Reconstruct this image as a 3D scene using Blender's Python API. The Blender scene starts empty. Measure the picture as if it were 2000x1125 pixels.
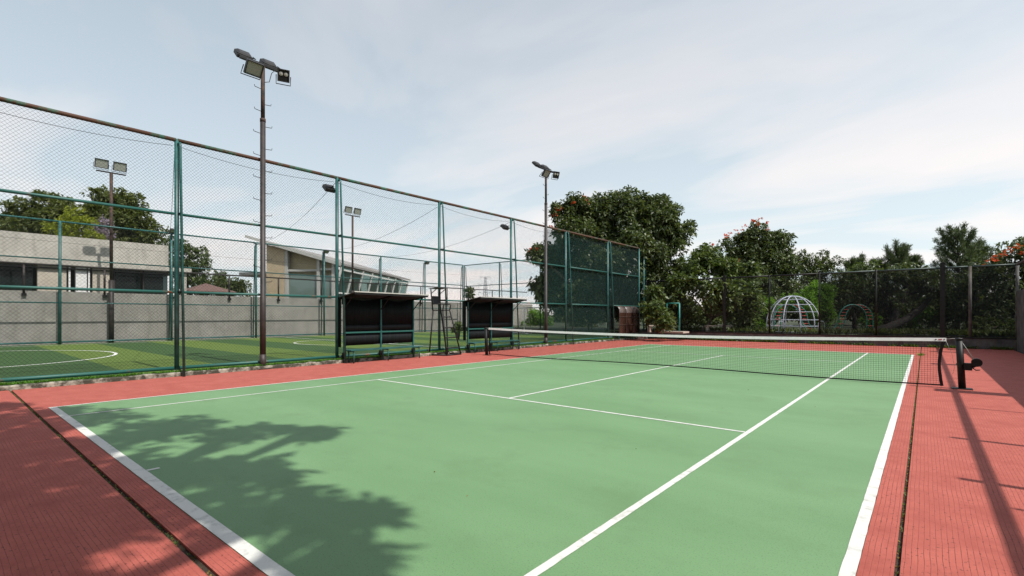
import bpy, math, random
import numpy as np
from mathutils import Vector, Matrix

rng = np.random.default_rng(7)
random.seed(7)
scene = bpy.context.scene
col = scene.collection
rad = math.radians

# ------------------------------------------------------------------ camera
CAM = np.array([5.8382, -13.1819, 1.5444])
YAW = 0.699
FPX = 959.0                       # focal length in pixels of a 2000 px wide picture
HOR = 615.76                      # row of the horizon
cam_d = bpy.data.cameras.new('camera')
cam_d.sensor_width = 36.0
cam_d.lens = FPX / 2000 * 36
cam_d.shift_y = (HOR - 562.5) / 2000
cam_d.clip_start = 0.05
cam_d.clip_end = 6000
cam = bpy.data.objects.new('camera', cam_d)
col.objects.link(cam)
cam.location = CAM
cam.rotation_euler = (rad(90), 0, YAW)
scene.camera = cam

# ------------------------------------------------------------------ light
SUN_EL = rad(54.8)                # sun stands square to the long side of the court (+X)
SUN_RATE = math.tan(SUN_EL)
world = bpy.data.worlds.new('World')
scene.world = world
world.use_nodes = True
wn = world.node_tree.nodes
wl = world.node_tree.links
wn.clear()
sky = wn.new('ShaderNodeTexSky')
sky.sky_type = 'NISHITA'
sky.sun_disc = False
sky.sun_elevation = SUN_EL
sky.sun_rotation = rad(90)
sky.altitude = 100
sky.air_density = 1.0
sky.dust_density = 0.8
sky.ozone_density = 2.0
tc = wn.new('ShaderNodeTexCoord')
sep = wn.new('ShaderNodeSeparateXYZ')
wl.new(tc.outputs['Generated'], sep.inputs[0])
# thin cloud sheet: direction projected on a flat layer overhead
zc = wn.new('ShaderNodeMath'); zc.operation = 'ADD'; zc.inputs[1].default_value = 0.10
zm = wn.new('ShaderNodeMath'); zm.operation = 'MAXIMUM'; zm.inputs[1].default_value = 0.0
wl.new(sep.outputs['Z'], zm.inputs[0]); wl.new(zm.outputs[0], zc.inputs[0])
dx = wn.new('ShaderNodeMath'); dx.operation = 'DIVIDE'
dy = wn.new('ShaderNodeMath'); dy.operation = 'DIVIDE'
wl.new(sep.outputs['X'], dx.inputs[0]); wl.new(zc.outputs[0], dx.inputs[1])
wl.new(sep.outputs['Y'], dy.inputs[0]); wl.new(zc.outputs[0], dy.inputs[1])
cmb = wn.new('ShaderNodeCombineXYZ')
wl.new(dx.outputs[0], cmb.inputs[0]); wl.new(dy.outputs[0], cmb.inputs[1])
mp = wn.new('ShaderNodeMapping')
mp.inputs['Location'].default_value = (3.1, 1.7, 0.0)
mp.inputs['Rotation'].default_value = (0, 0, rad(28))
mp.inputs['Scale'].default_value = (0.62, 1.05, 1)
wl.new(cmb.outputs[0], mp.inputs[0])
cn = wn.new('ShaderNodeTexNoise')
cn.inputs['Scale'].default_value = 0.75
cn.inputs['Detail'].default_value = 7
cn.inputs['Roughness'].default_value = 0.52
cn.inputs['Distortion'].default_value = 0.6
wl.new(mp.outputs[0], cn.inputs['Vector'])
cr = wn.new('ShaderNodeValToRGB')
cr.color_ramp.elements[0].position = 0.43; cr.color_ramp.elements[0].color = (0, 0, 0, 1)
cr.color_ramp.elements[1].position = 0.72; cr.color_ramp.elements[1].color = (1, 1, 1, 1)
wl.new(cn.outputs['Fac'], cr.inputs[0])
# pale haze and, over it, a thin pinkish cloud sheet; the slant path through both grows towards the horizon
def veil(fac, base):
    tau = wn.new('ShaderNodeMath'); tau.operation = 'DIVIDE'
    if fac is None: tau.inputs[0].default_value = -base
    else:
        sc = wn.new('ShaderNodeMath'); sc.operation = 'MULTIPLY'; sc.inputs[1].default_value = -base
        wl.new(fac, sc.inputs[0]); wl.new(sc.outputs[0], tau.inputs[0])
    wl.new(zc.outputs[0], tau.inputs[1])
    ex = wn.new('ShaderNodeMath'); ex.operation = 'EXPONENT'
    wl.new(tau.outputs[0], ex.inputs[0])
    o = wn.new('ShaderNodeMath'); o.operation = 'SUBTRACT'; o.inputs[0].default_value = 1.0
    wl.new(ex.outputs[0], o.inputs[1])
    return o.outputs[0]


# haze scatters more light on the side of the sun
dt = wn.new('ShaderNodeVectorMath'); dt.operation = 'DOT_PRODUCT'
dt.inputs[1].default_value = (math.cos(SUN_EL), 0, math.sin(SUN_EL))
wl.new(tc.outputs['Generated'], dt.inputs[0])
pa = wn.new('ShaderNodeMath'); pa.operation = 'MULTIPLY_ADD'; pa.inputs[1].default_value = 0.5; pa.inputs[2].default_value = 0.5
wl.new(dt.outputs['Value'], pa.inputs[0])
pb = wn.new('ShaderNodeMath'); pb.operation = 'POWER'; pb.inputs[1].default_value = 3.0
wl.new(pa.outputs[0], pb.inputs[0])
ph1 = wn.new('ShaderNodeMapRange')
ph1.inputs['To Min'].default_value = 0.93; ph1.inputs['To Max'].default_value = 1.45
wl.new(pb.outputs[0], ph1.inputs['Value'])
hzc = wn.new('ShaderNodeVectorMath'); hzc.operation = 'SCALE'
hzc.inputs[0].default_value = (7.85, 8.8, 9.1)
wl.new(ph1.outputs[0], hzc.inputs['Scale'])
hmix = wn.new('ShaderNodeMixRGB')
wl.new(hzc.outputs[0], hmix.inputs[2])
wl.new(veil(None, 0.42), hmix.inputs[0]); wl.new(sky.outputs[0], hmix.inputs[1])
cmix = wn.new('ShaderNodeMixRGB')
cmix.inputs[2].default_value = (10.8, 9.5, 8.95, 1)
wl.new(veil(cr.outputs[0], 0.30), cmix.inputs[0]); wl.new(hmix.outputs[0], cmix.inputs[1])
bg = wn.new('ShaderNodeBackground')
bg.inputs['Strength'].default_value = 0.11
wl.new(cmix.outputs[0], bg.inputs['Color'])
wo = wn.new('ShaderNodeOutputWorld')
wl.new(bg.outputs[0], wo.inputs[0])

sd = bpy.data.lights.new('sun', 'SUN')
sd.energy = 5.0
sd.angle = rad(0.53)
sd.color = (1.0, 0.955, 0.89)
so = bpy.data.objects.new('sun', sd)
col.objects.link(so)
so.rotation_euler = (0, math.pi / 2 - SUN_EL, 0)
so.location = (30, 0, 40)

scene.view_settings.view_transform = 'Standard'
scene.view_settings.look = 'None'
scene.view_settings.exposure = 0.0
scene.view_settings.gamma = 1.0
scene.view_settings.use_curve_mapping = False

# ------------------------------------------------------------------ helpers
FW = np.array([-math.sin(YAW), math.cos(YAW), 0.0])
RT = np.array([math.cos(YAW), math.sin(YAW), 0.0])


def at(px, py, w):
    """world point seen at a pixel of the 2000 px picture, w metres into the view"""
    p = CAM + FW * w + RT * ((px - 1000) / FPX * w)
    p[2] += (HOR - py) / FPX * w
    return p


def V(*a):
    return np.array(a, float)


ORG = {}


class MB:
    """collects shapes in world coordinates; build() links them as one mesh"""

    def __init__(self):
        self.v = []; self.f = []; self.n = 0; self.sm = []

    def add(self, verts, faces, smooth=False):
        verts = np.asarray(verts, float).reshape(-1, 3)
        self.v.append(verts)
        for f in faces:
            self.f.append(tuple(i + self.n for i in f)); self.sm.append(smooth)
        self.n += len(verts)
        return self

    def box(self, a, b, rot=None, pivot=None):
        x0, y0, z0 = a; x1, y1, z1 = b
        vs = np.array([(x0, y0, z0), (x1, y0, z0), (x1, y1, z0), (x0, y1, z0), (x0, y0, z1), (x1, y0, z1), (x1, y1, z1), (x0, y1, z1)], float)
        if rot is not None:
            pv = np.array(pivot if pivot is not None else (vs[0] + vs[6]) / 2)
            vs = (vs - pv) @ np.array(rot).T + pv
        return self.add(vs, [(0, 3, 2, 1), (4, 5, 6, 7), (0, 1, 5, 4), (1, 2, 6, 5), (2, 3, 7, 6), (3, 0, 4, 7)])

    def bar(self, p, q, w, h, up=(0, 0, 1)):
        """rectangular bar from p to q, w wide sideways and h tall"""
        p = np.array(p, float); q = np.array(q, float); d = q - p; d /= np.linalg.norm(d)
        up = np.array(up, float)
        s = np.cross(d, up); s /= np.linalg.norm(s); u = np.cross(s, d)
        vs = []
        for e in (p, q):
            for a, b in ((-1, -1), (1, -1), (1, 1), (-1, 1)):
                vs.append(e + s * a * w / 2 + u * b * h / 2)
        return self.add(vs, [(0, 1, 2, 3), (7, 6, 5, 4), (0, 4, 5, 1), (1, 5, 6, 2), (2, 6, 7, 3), (3, 7, 4, 0)])

    def tube(self, pts, r, n=8, caps=True, smooth=True):
        pts = [np.array(p, float) for p in pts]
        rs = list(r) if hasattr(r, '__len__') else [r] * len(pts)
        base = self.n
        rings = []
        ref = None
        for i, p in enumerate(pts):
            a = pts[max(i - 1, 0)]; b = pts[min(i + 1, len(pts) - 1)]
            d = b - a; d /= (np.linalg.norm(d) + 1e-9)
            if ref is None:
                ref = np.array([0, 0, 1.0]) if abs(d[2]) < 0.9 else np.array([1.0, 0, 0])
            s = np.cross(d, ref); s /= (np.linalg.norm(s) + 1e-9); u = np.cross(s, d)
            ref = u
            t = np.arange(n) * 2 * math.pi / n + math.pi / n
            rings.append(p + rs[i] * (np.cos(t)[:, None] * s + np.sin(t)[:, None] * u))
        vs = np.concatenate(rings)
        fs = []
        for i in range(len(pts) - 1):
            for k in range(n):
                k2 = (k + 1) % n
                fs.append((i * n + k, i * n + k2, (i + 1) * n + k2, (i + 1) * n + k))
        self.add(vs, fs, smooth)
        if caps:
            self.f.append(tuple(base + k for k in reversed(range(n)))); self.sm.append(False)
            self.f.append(tuple(base + (len(pts) - 1) * n + k for k in range(n))); self.sm.append(False)
        return self

    def prism(self, poly, axis, a, b):
        """polygon of (u, v) pairs swept along an axis from a to b"""
        n = len(poly); vs = []
        for t in (a, b):
            for u, v in poly:
                vs.append((t, u, v) if axis == 0 else ((u, t, v) if axis == 1 else (u, v, t)))
        fs = [tuple(range(n)), tuple(range(2 * n - 1, n - 1, -1))]
        for k in range(n):
            k2 = (k + 1) % n
            fs.append((k, n + k, n + k2, k2))
        return self.add(vs, fs)

    def arr(self):
        return np.concatenate(self.v) if self.v else np.zeros((0, 3))

    def build(self, name, m, parent=None, fix=True):
        vs = self.arr()
        o = ORG.get(parent.name, np.zeros(3)) if parent else np.zeros(3)
        c = (vs.min(0) + vs.max(0)) / 2 if len(vs) else np.zeros(3)
        if parent is None:
            c[2] = vs[:, 2].min()
        me = bpy.data.meshes.new(name)
        me.from_pydata((vs - c).tolist(), [], self.f)
        me.polygons.foreach_set('use_smooth', self.sm)
        if fix and len(self.f) < 60000:
            import bmesh
            bm = bmesh.new(); bm.from_mesh(me)
            bmesh.ops.recalc_face_normals(bm, faces=bm.faces)
            bm.to_mesh(me); bm.free()
        me.materials.append(m)
        ob = bpy.data.objects.new(name, me)
        col.objects.link(ob)
        ob.location = c - o
        ORG[ob.name] = c.copy()
        if parent:
            ob.parent = parent
        return ob


def tag(o, label=None, cat=None, group=None, kind=None):
    if label: o['label'] = label
    if cat: o['category'] = cat
    if group: o['group'] = group
    if kind: o['kind'] = kind
    return o


def thing(name, loc, label, cat, group=None):
    o = bpy.data.objects.new(name, None)
    o.empty_display_size = 0.2
    col.objects.link(o)
    o.location = loc
    ORG[o.name] = np.array(loc, float)
    return tag(o, label, cat, group)


def share(src, name, parent, worldloc, scale=(1, 1, 1), rotz=0.0):
    """another piece with the mesh of src"""
    o = src.copy()
    o.name = name
    col.objects.link(o)
    po = ORG.get(parent.name, np.zeros(3)) if parent else np.zeros(3)
    o.parent = parent
    o.location = np.array(worldloc, float) - po
    o.scale = scale
    o.rotation_euler = (0, 0, rotz)
    ORG[o.name] = np.array(worldloc, float)
    return o


# ------------------------------------------------------------------ materials
def mat(name, c, rough=0.6, var=0.12, scale=6.0, c2=None, lo=0.35, hi=0.65, metal=0.0, spec=0.5, bump=0.0, bscale=60.0, detail=6.0, stretch=None, stain=None, amount=0.5):
    m = bpy.data.materials.new(name)
    m.use_nodes = True
    nt = m.node_tree; N = nt.nodes; L = nt.links
    b = N['Principled BSDF']
    b.inputs['Roughness'].default_value = rough
    b.inputs['Metallic'].default_value = metal
    b.inputs['Specular IOR Level'].default_value = spec
    g = N.new('ShaderNodeNewGeometry')
    mpn = N.new('ShaderNodeMapping')
    if stretch: mpn.inputs['Scale'].default_value = stretch
    L.new(g.outputs['Position'], mpn.inputs[0])
    t = N.new('ShaderNodeTexNoise'); t.inputs['Scale'].default_value = scale; t.inputs['Detail'].default_value = detail
    t.inputs['Roughness'].default_value = 0.62
    L.new(mpn.outputs[0], t.inputs['Vector'])
    r = N.new('ShaderNodeValToRGB')
    r.color_ramp.elements[0].position = lo; r.color_ramp.elements[1].position = hi
    ca = tuple(x * (1 - var) for x in c); cb = c2 if c2 else tuple(min(1, x * (1 + var)) for x in c)
    r.color_ramp.elements[0].color = (*ca, 1); r.color_ramp.elements[1].color = (*cb, 1)
    L.new(t.outputs['Fac'], r.inputs[0]); L.new(r.outputs[0], b.inputs['Base Color'])
    if stain:
        sm_ = N.new('ShaderNodeMapping'); sm_.inputs['Scale'].default_value = (2.2, 2.2, 0.28); L.new(g.outputs['Position'], sm_.inputs[0])
        sn = N.new('ShaderNodeTexNoise'); sn.inputs['Scale'].default_value = 1.6; sn.inputs['Detail'].default_value = 7; sn.inputs['Roughness'].default_value = 0.65
        L.new(sm_.outputs[0], sn.inputs['Vector'])
        sr = N.new('ShaderNodeValToRGB'); sr.color_ramp.elements[0].position = 0.48; sr.color_ramp.elements[0].color = (0, 0, 0, 1)
        sr.color_ramp.elements[1].position = 0.74; sr.color_ramp.elements[1].color = (amount, amount, amount, 1)
        L.new(sn.outputs['Fac'], sr.inputs[0])
        sx_ = N.new('ShaderNodeMixRGB'); sx_.inputs[2].default_value = (*stain, 1)
        L.new(sr.outputs[0], sx_.inputs[0]); L.new(r.outputs[0], sx_.inputs[1]); L.new(sx_.outputs[0], b.inputs['Base Color'])
    if bump:
        t2 = N.new('ShaderNodeTexNoise'); t2.inputs['Scale'].default_value = bscale; t2.inputs['Detail'].default_value = 4
        L.new(mpn.outputs[0], t2.inputs['Vector'])
        bp = N.new('ShaderNodeBump'); bp.inputs['Strength'].default_value = bump; bp.inputs['Distance'].default_value = 0.02
        L.new(t2.outputs['Fac'], bp.inputs['Height']); L.new(bp.outputs[0], b.inputs['Normal'])
    return m


def leafmat(name, c, c2, trans=0.3, rough=0.42, spec=0.4):
    m = bpy.data.materials.new(name)
    m.use_nodes = True
    nt = m.node_tree; N = nt.nodes; L = nt.links
    b = N['Principled BSDF']
    b.inputs['Roughness'].default_value = rough
    b.inputs['Specular IOR Level'].default_value = spec
    g = N.new('ShaderNodeNewGeometry')
    r = N.new('ShaderNodeValToRGB')
    r.color_ramp.elements[0].color = (*c, 1); r.color_ramp.elements[1].color = (*c2, 1)
    L.new(g.outputs['Random Per Island'], r.inputs[0])
    L.new(r.outputs[0], b.inputs['Base Color'])
    tr = N.new('ShaderNodeBsdfTranslucent')
    mx = N.new('ShaderNodeMixRGB'); mx.blend_type = 'MULTIPLY'; mx.inputs[0].default_value = 1; mx.inputs[2].default_value = (1.5, 1.6, 0.6, 1)
    L.new(r.outputs[0], mx.inputs[1]); L.new(mx.outputs[0], tr.inputs[0])
    ms = N.new('ShaderNodeMixShader'); ms.inputs[0].default_value = trans
    L.new(b.outputs[0], ms.inputs[1]); L.new(tr.outputs[0], ms.inputs[2])
    L.new(ms.outputs[0], N['Material Output'].inputs[0])
    return m


def netmat(name, c, alpha):
    """knitted shade net: threads of colour c over alpha of the area"""
    m = bpy.data.materials.new(name)
    m.use_nodes = True
    nt = m.node_tree; N = nt.nodes; L = nt.links
    d = N.new('ShaderNodeBsdfDiffuse'); d.inputs[0].default_value = (*c, 1)
    t = N.new('ShaderNodeBsdfTransparent')
    g = N.new('ShaderNodeNewGeometry')
    n = N.new('ShaderNodeTexNoise'); n.inputs['Scale'].default_value = 1.3; n.inputs['Detail'].default_value = 5
    L.new(g.outputs['Position'], n.inputs['Vector'])
    a = N.new('ShaderNodeMath'); a.operation = 'MULTIPLY_ADD'; a.inputs[1].default_value = 0.3; a.inputs[2].default_value = alpha - 0.15
    L.new(n.outputs['Fac'], a.inputs[0])
    x = N.new('ShaderNodeMixShader')
    L.new(a.outputs[0], x.inputs[0]); L.new(t.outputs[0], x.inputs[1]); L.new(d.outputs[0], x.inputs[2])
    L.new(x.outputs[0], N['Material Output'].inputs[0])
    return m


def glassmat(name, c, trans=0.5, rough=0.03, spec=0.8):
    m = bpy.data.materials.new(name)
    m.use_nodes = True
    nt = m.node_tree; N = nt.nodes; L = nt.links
    b = N['Principled BSDF']
    b.inputs['Base Color'].default_value = (*c, 1); b.inputs['Roughness'].default_value = rough
    b.inputs['Specular IOR Level'].default_value = spec
    t = N.new('ShaderNodeBsdfTransparent'); t.inputs[0].default_value = (0.72, 0.88, 0.86, 1)
    x = N.new('ShaderNodeMixShader'); x.inputs[0].default_value = 1 - trans
    L.new(t.outputs[0], x.inputs[1]); L.new(b.outputs[0], x.inputs[2])
    L.new(x.outputs[0], N['Material Output'].inputs[0])
    return m


def matting(name, along_x):
    """red ribbed coating: shallow grooves along the roller direction, fine cross ribs, grime in the grooves"""
    m = bpy.data.materials.new(name)
    m.use_nodes = True
    nt = m.node_tree; N = nt.nodes; L = nt.links
    b = N['Principled BSDF']; b.inputs['Roughness'].default_value = 0.75
    b.inputs['Specular IOR Level'].default_value = 0.25
    g = N.new('ShaderNodeNewGeometry')
    wob = N.new('ShaderNodeTexNoise'); wob.inputs['Scale'].default_value = 1.7; wob.inputs['Detail'].default_value = 2
    L.new(g.outputs['Position'], wob.inputs['Vector'])
    s = N.new('ShaderNodeSeparateXYZ'); L.new(g.outputs['Position'], s.inputs[0])
    A, B = (('Y', 'X') if along_x else ('X', 'Y'))

    def M(op, a, bb=None, cc=None):
        n = N.new('ShaderNodeMath'); n.operation = op
        for i, vv in enumerate((a, bb, cc)):
            if vv is None: continue
            if isinstance(vv, (int, float)): n.inputs[i].default_value = vv
            else: L.new(vv, n.inputs[i])
        return n.outputs[0]
    off = M('MULTIPLY_ADD', wob.outputs['Fac'], 0.02, s.outputs[A])
    fr = M('FRACT', M('DIVIDE', off, 0.031))
    groove = M('SUBTRACT', 1.0, M('MINIMUM', M('DIVIDE', M('ABSOLUTE', M('SUBTRACT', fr, 0.5)), 0.085), 1.0))
    fr2 = M('FRACT', M('DIVIDE', s.outputs[B], 0.014))
    rib = M('ABSOLUTE', M('SUBTRACT', fr2, 0.5))
    dn = N.new('ShaderNodeTexNoise'); dn.inputs['Scale'].default_value = 2.6; dn.inputs['Detail'].default_value = 8; dn.inputs['Roughness'].default_value = 0.7
    L.new(g.outputs['Position'], dn.inputs['Vector'])
    fine = N.new('ShaderNodeTexNoise'); fine.inputs['Scale'].default_value = 38; fine.inputs['Detail'].default_value = 4
    L.new(g.outputs['Position'], fine.inputs['Vector'])
    r = N.new('ShaderNodeValToRGB')
    r.color_ramp.elements[0].position = 0.3; r.color_ramp.elements[0].color = (0.315, 0.072, 0.055, 1)
    r.color_ramp.elements[1].position = 0.7; r.color_ramp.elements[1].color = (0.47, 0.126, 0.096, 1)
    L.new(dn.outputs['Fac'], r.inputs[0])
    dirt = N.new('ShaderNodeValToRGB')
    dirt.color_ramp.elements[0].position = 0.45; dirt.color_ramp.elements[0].color = (0, 0, 0, 1)
    dirt.color_ramp.elements[1].position = 0.58; dirt.color_ramp.elements[1].color = (1, 1, 1, 1)
    mixn = M('MULTIPLY_ADD', dn.outputs['Fac'], 0.62, M('MULTIPLY', fine.outputs['Fac'], 0.38))
    L.new(mixn, dirt.inputs[0])
    gd = M('MULTIPLY', groove, M('MULTIPLY_ADD', dirt.outputs[0], 0.85, 0.08))
    speck = M('MULTIPLY', M('GREATER_THAN', fine.outputs['Fac'], 0.64), M('MULTIPLY', dirt.outputs[0], 0.65))
    tot = M('MINIMUM', M('ADD', gd, speck), 0.92)
    mx = N.new('ShaderNodeMixRGB'); mx.inputs[2].default_value = (0.06, 0.028, 0.02, 1)
    L.new(tot, mx.inputs[0]); L.new(r.outputs[0], mx.inputs[1]); L.new(mx.outputs[0], b.inputs['Base Color'])
    h = M('ADD', M('MULTIPLY', groove, -1.0), M('MULTIPLY', rib, 0.55))
    h2 = M('ADD', h, M('MULTIPLY', fine.outputs['Fac'], 0.5))
    bp = N.new('ShaderNodeBump'); bp.inputs['Strength'].default_value = 0.55; bp.inputs['Distance'].default_value = 0.003
    L.new(h2, bp.inputs['Height']); L.new(bp.outputs[0], b.inputs['Normal'])
    return m


def courtmat():
    m = bpy.data.materials.new('green_acrylic_coating')
    m.use_nodes = True
    nt = m.node_tree; N = nt.nodes; L = nt.links
    b = N['Principled BSDF']; b.inputs['Roughness'].default_value = 0.6; b.inputs['Specular IOR Level'].default_value = 0.4
    g = N.new('ShaderNodeNewGeometry')
    n1 = N.new('ShaderNodeTexNoise'); n1.inputs['Scale'].default_value = 0.55; n1.inputs['Detail'].default_value = 8; n1.inputs['Roughness'].default_value = 0.6
    mp1 = N.new('ShaderNodeMapping'); mp1.inputs['Scale'].default_value = (0.5, 1.6, 1)
    L.new(g.outputs['Position'], mp1.inputs[0]); L.new(mp1.outputs[0], n1.inputs['Vector'])
    r = N.new('ShaderNodeValToRGB')
    r.color_ramp.elements[0].position = 0.3; r.color_ramp.elements[0].color = (0.128, 0.248, 0.110, 1)
    r.color_ramp.elements[1].position = 0.72; r.color_ramp.elements[1].color = (0.166, 0.302, 0.145, 1)
    L.new(n1.outputs['Fac'], r.inputs[0])
    n2 = N.new('ShaderNodeTexNoise'); n2.inputs['Scale'].default_value = 90; n2.inputs['Detail'].default_value = 5
    L.new(g.outputs['Position'], n2.inputs['Vector'])
    r2 = N.new('ShaderNodeValToRGB')
    r2.color_ramp.elements[0].position = 0.30; r2.color_ramp.elements[0].color = (0.62, 0.65, 0.62, 1)
    r2.color_ramp.elements[1].position = 0.46; r2.color_ramp.elements[1].color = (1, 1, 1, 1)
    L.new(n2.outputs['Fac'], r2.inputs[0])
    # scuffs where players stand
    n3 = N.new('ShaderNodeTexNoise'); n3.inputs['Scale'].default_value = 1.1; n3.inputs['Detail'].default_value = 9; n3.inputs['Roughness'].default_value = 0.72
    L.new(g.outputs['Position'], n3.inputs['Vector'])
    r3 = N.new('ShaderNodeValToRGB')
    r3.color_ramp.elements[0].position = 0.52; r3.color_ramp.elements[0].color = (0, 0, 0, 1)
    r3.color_ramp.elements[1].position = 0.78; r3.color_ramp.elements[1].color = (0.75, 0.75, 0.75, 1)
    L.new(n3.outputs['Fac'], r3.inputs[0])
    mu = N.new('ShaderNodeMixRGB'); mu.blend_type = 'MULTIPLY'; mu.inputs[0].default_value = 1
    L.new(r.outputs[0], mu.inputs[1]); L.new(r2.outputs[0], mu.inputs[2])
    m3 = N.new('ShaderNodeMixRGB'); m3.inputs[2].default_value = (0.115, 0.20, 0.09, 1)
    L.new(r3.outputs[0], m3.inputs[0]); L.new(mu.outputs[0], m3.inputs[1])
    L.new(m3.outputs[0], b.inputs['Base Color'])
    bp = N.new('ShaderNodeBump'); bp.inputs['Strength'].default_value = 0.3; bp.inputs['Distance'].default_value = 0.003
    L.new(n2.outputs['Fac'], bp.inputs['Height']); L.new(bp.outputs[0], b.inputs['Normal'])
    return m


def turfmat():
    m = bpy.data.materials.new('artificial_turf')
    m.use_nodes = True
    nt = m.node_tree; N = nt.nodes; L = nt.links
    b = N['Principled BSDF']; b.inputs['Roughness'].default_value = 0.85; b.inputs['Specular IOR Level'].default_value = 0.2
    g = N.new('ShaderNodeNewGeometry'); s = N.new('ShaderNodeSeparateXYZ'); L.new(g.outputs['Position'], s.inputs[0])
    d = N.new('ShaderNodeMath'); d.operation = 'DIVIDE'; d.inputs[1].default_value = 4.4
    sh = N.new('ShaderNodeMath'); sh.operation = 'ADD'; sh.inputs[1].default_value = 9.9 + 2.2; L.new(s.outputs['Y'], sh.inputs[0]); L.new(sh.outputs[0], d.inputs[0])
    f = N.new('ShaderNodeMath'); f.operation = 'FRACT'; L.new(d.outputs[0], f.inputs[0])
    c = N.new('ShaderNodeMath'); c.operation = 'GREATER_THAN'; c.inputs[1].default_value = 0.5; L.new(f.outputs[0], c.inputs[0])
    mx = N.new('ShaderNodeMixRGB'); mx.inputs[1].default_value = (0.048, 0.098, 0.034, 1); mx.inputs[2].default_value = (0.110, 0.168, 0.038, 1)
    L.new(c.outputs[0], mx.inputs[0])
    n = N.new('ShaderNodeTexNoise'); n.inputs['Scale'].default_value = 9; n.inputs['Detail'].default_value = 8; n.inputs['Roughness'].default_value = 0.7
    L.new(g.outputs['Position'], n.inputs['Vector'])
    r = N.new('ShaderNodeValToRGB'); r.color_ramp.elements[0].position = 0.3; r.color_ramp.elements[0].color = (0.65, 0.65, 0.6, 1); r.color_ramp.elements[1].position = 0.7; r.color_ramp.elements[1].color = (1.2, 1.2, 1.1, 1)
    L.new(n.outputs['Fac'], r.inputs[0])
    mu = N.new('ShaderNodeMixRGB'); mu.blend_type = 'MULTIPLY'; mu.inputs[0].default_value = 1
    L.new(mx.outputs[0], mu.inputs[1]); L.new(r.outputs[0], mu.inputs[2]); L.new(mu.outputs[0], b.inputs['Base Color'])
    n2 = N.new('ShaderNodeTexNoise'); n2.inputs['Scale'].default_value = 140; n2.inputs['Detail'].default_value = 3
    L.new(g.outputs['Position'], n2.inputs['Vector'])
    bp = N.new('ShaderNodeBump'); bp.inputs['Strength'].default_value = 0.8; bp.inputs['Distance'].default_value = 0.02
    L.new(n2.outputs['Fac'], bp.inputs['Height']); L.new(bp.outputs[0], b.inputs['Normal'])
    return m


RUST = (0.16, 0.062, 0.030)
M_RED_X = matting('red_ribbed_coating_across', True)
M_RED_Y = matting('red_ribbed_coating_along', False)
M_COURT = courtmat()
M_LINE = mat('white_line_paint', (0.48, 0.485, 0.45), 0.65, 0.10, 9, c2=(0.66, 0.655, 0.62), bump=0.2, bscale=200, lo=0.30, hi=0.47, detail=12)
M_TURF = turfmat()
M_EDGE = mat('turf_edge', (0.075, 0.20, 0.022), 0.9, 0.4, 25, bump=0.8, bscale=120)
M_SOIL = mat('soil', (0.045, 0.032, 0.020), 0.95, 0.4, 40, bump=0.8)
M_GROUND = mat('earth_and_grass', (0.075, 0.085, 0.035), 0.95, 0.4, 1.2, c2=(0.13, 0.11, 0.06), bump=0.4, bscale=12)
M_KERB = mat('mossy_concrete', (0.085, 0.080, 0.055), 0.9, 0.4, 4, c2=(0.36, 0.33, 0.27), lo=0.46, hi=0.62, bump=0.6, bscale=30)
M_CONC = mat('grey_render', (0.285, 0.272, 0.245), 0.9, 0.13, 1.4, bump=0.3, bscale=18, stain=(0.16, 0.15, 0.125), amount=0.5)
M_PARA = mat('parapet_render', (0.43, 0.405, 0.36), 0.9, 0.12, 1.2, bump=0.15, bscale=20, stain=(0.22, 0.21, 0.18), amount=0.6)
M_DARKWALL = mat('stained_grey_render', (0.075, 0.075, 0.078), 0.85, 0.45, 2.2, c2=(0.135, 0.13, 0.125), bump=0.35, bscale=22, stain=(0.10, 0.065, 0.04), amount=0.7)
M_GREEN = mat('green_enamel', (0.012, 0.088, 0.084), 0.42, 0.25, 5, c2=(0.028, 0.135, 0.125), bump=0.08)
M_GREENRUST = mat('weathered_green_enamel', (0.022, 0.135, 0.112), 0.5, 0.25, 3.2, c2=RUST, lo=0.60, hi=0.68, bump=0.12)
M_TOPRAIL = mat('rusted_green_rail', (0.13, 0.055, 0.030), 0.75, 0.35, 2.6, c2=(0.035, 0.13, 0.085), lo=0.52, hi=0.62, bump=0.25)
M_BROWN = mat('dark_brown_pole_paint', (0.022, 0.017, 0.017), 0.55, 0.3, 5, c2=(0.050, 0.036, 0.032), lo=0.35, hi=0.75, bump=0.1)
M_RUSTY = mat('rusty_steel', (0.045, 0.028, 0.022), 0.75, 0.4, 6, c2=(0.12, 0.062, 0.038), lo=0.4, hi=0.75, bump=0.2)
M_BLACK = mat('black_steel', (0.007, 0.007, 0.0075), 0.5, 0.3, 9, c2=(0.016, 0.0155, 0.0155), spec=0.3)
M_WIRE = mat('weathered_wire', (0.020, 0.026, 0.026), 0.7, 0.2, 4, spec=0.2)
M_WIREB = mat('black_wire', (0.020, 0.022, 0.022), 0.6, 0.2, 4)
M_NETTING = mat('black_net_cord', (0.010, 0.010, 0.011), 0.8, 0.1, 4)
M_TAPE = mat('white_webbing', (0.82, 0.81, 0.78), 0.8, 0.06, 10, bump=0.1)
M_SHADE = netmat('green_shade_net', (0.012, 0.036, 0.031), 0.46)
M_SHADEB = netmat('black_shade_net', (0.012, 0.016, 0.017), 0.40)
M_BLACKPANEL = mat('black_plastic_sheet', (0.004, 0.006, 0.007), 0.6, 0.3, 3.0, c2=(0.011, 0.016, 0.017), lo=0.4, hi=0.75, stretch=(1, 14, 0.7), spec=0.12)
M_STRIP = mat('dusty_black_strip', (0.006, 0.008, 0.009), 0.5, 0.3, 3.0, c2=(0.020, 0.024, 0.024), lo=0.45, hi=0.75, stretch=(1, 22, 0.6), spec=0.2)
M_ROOFSH = mat('grey_roof_sheet', (0.025, 0.025, 0.027), 0.5, 0.3, 4, c2=(0.05, 0.05, 0.05))
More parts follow.
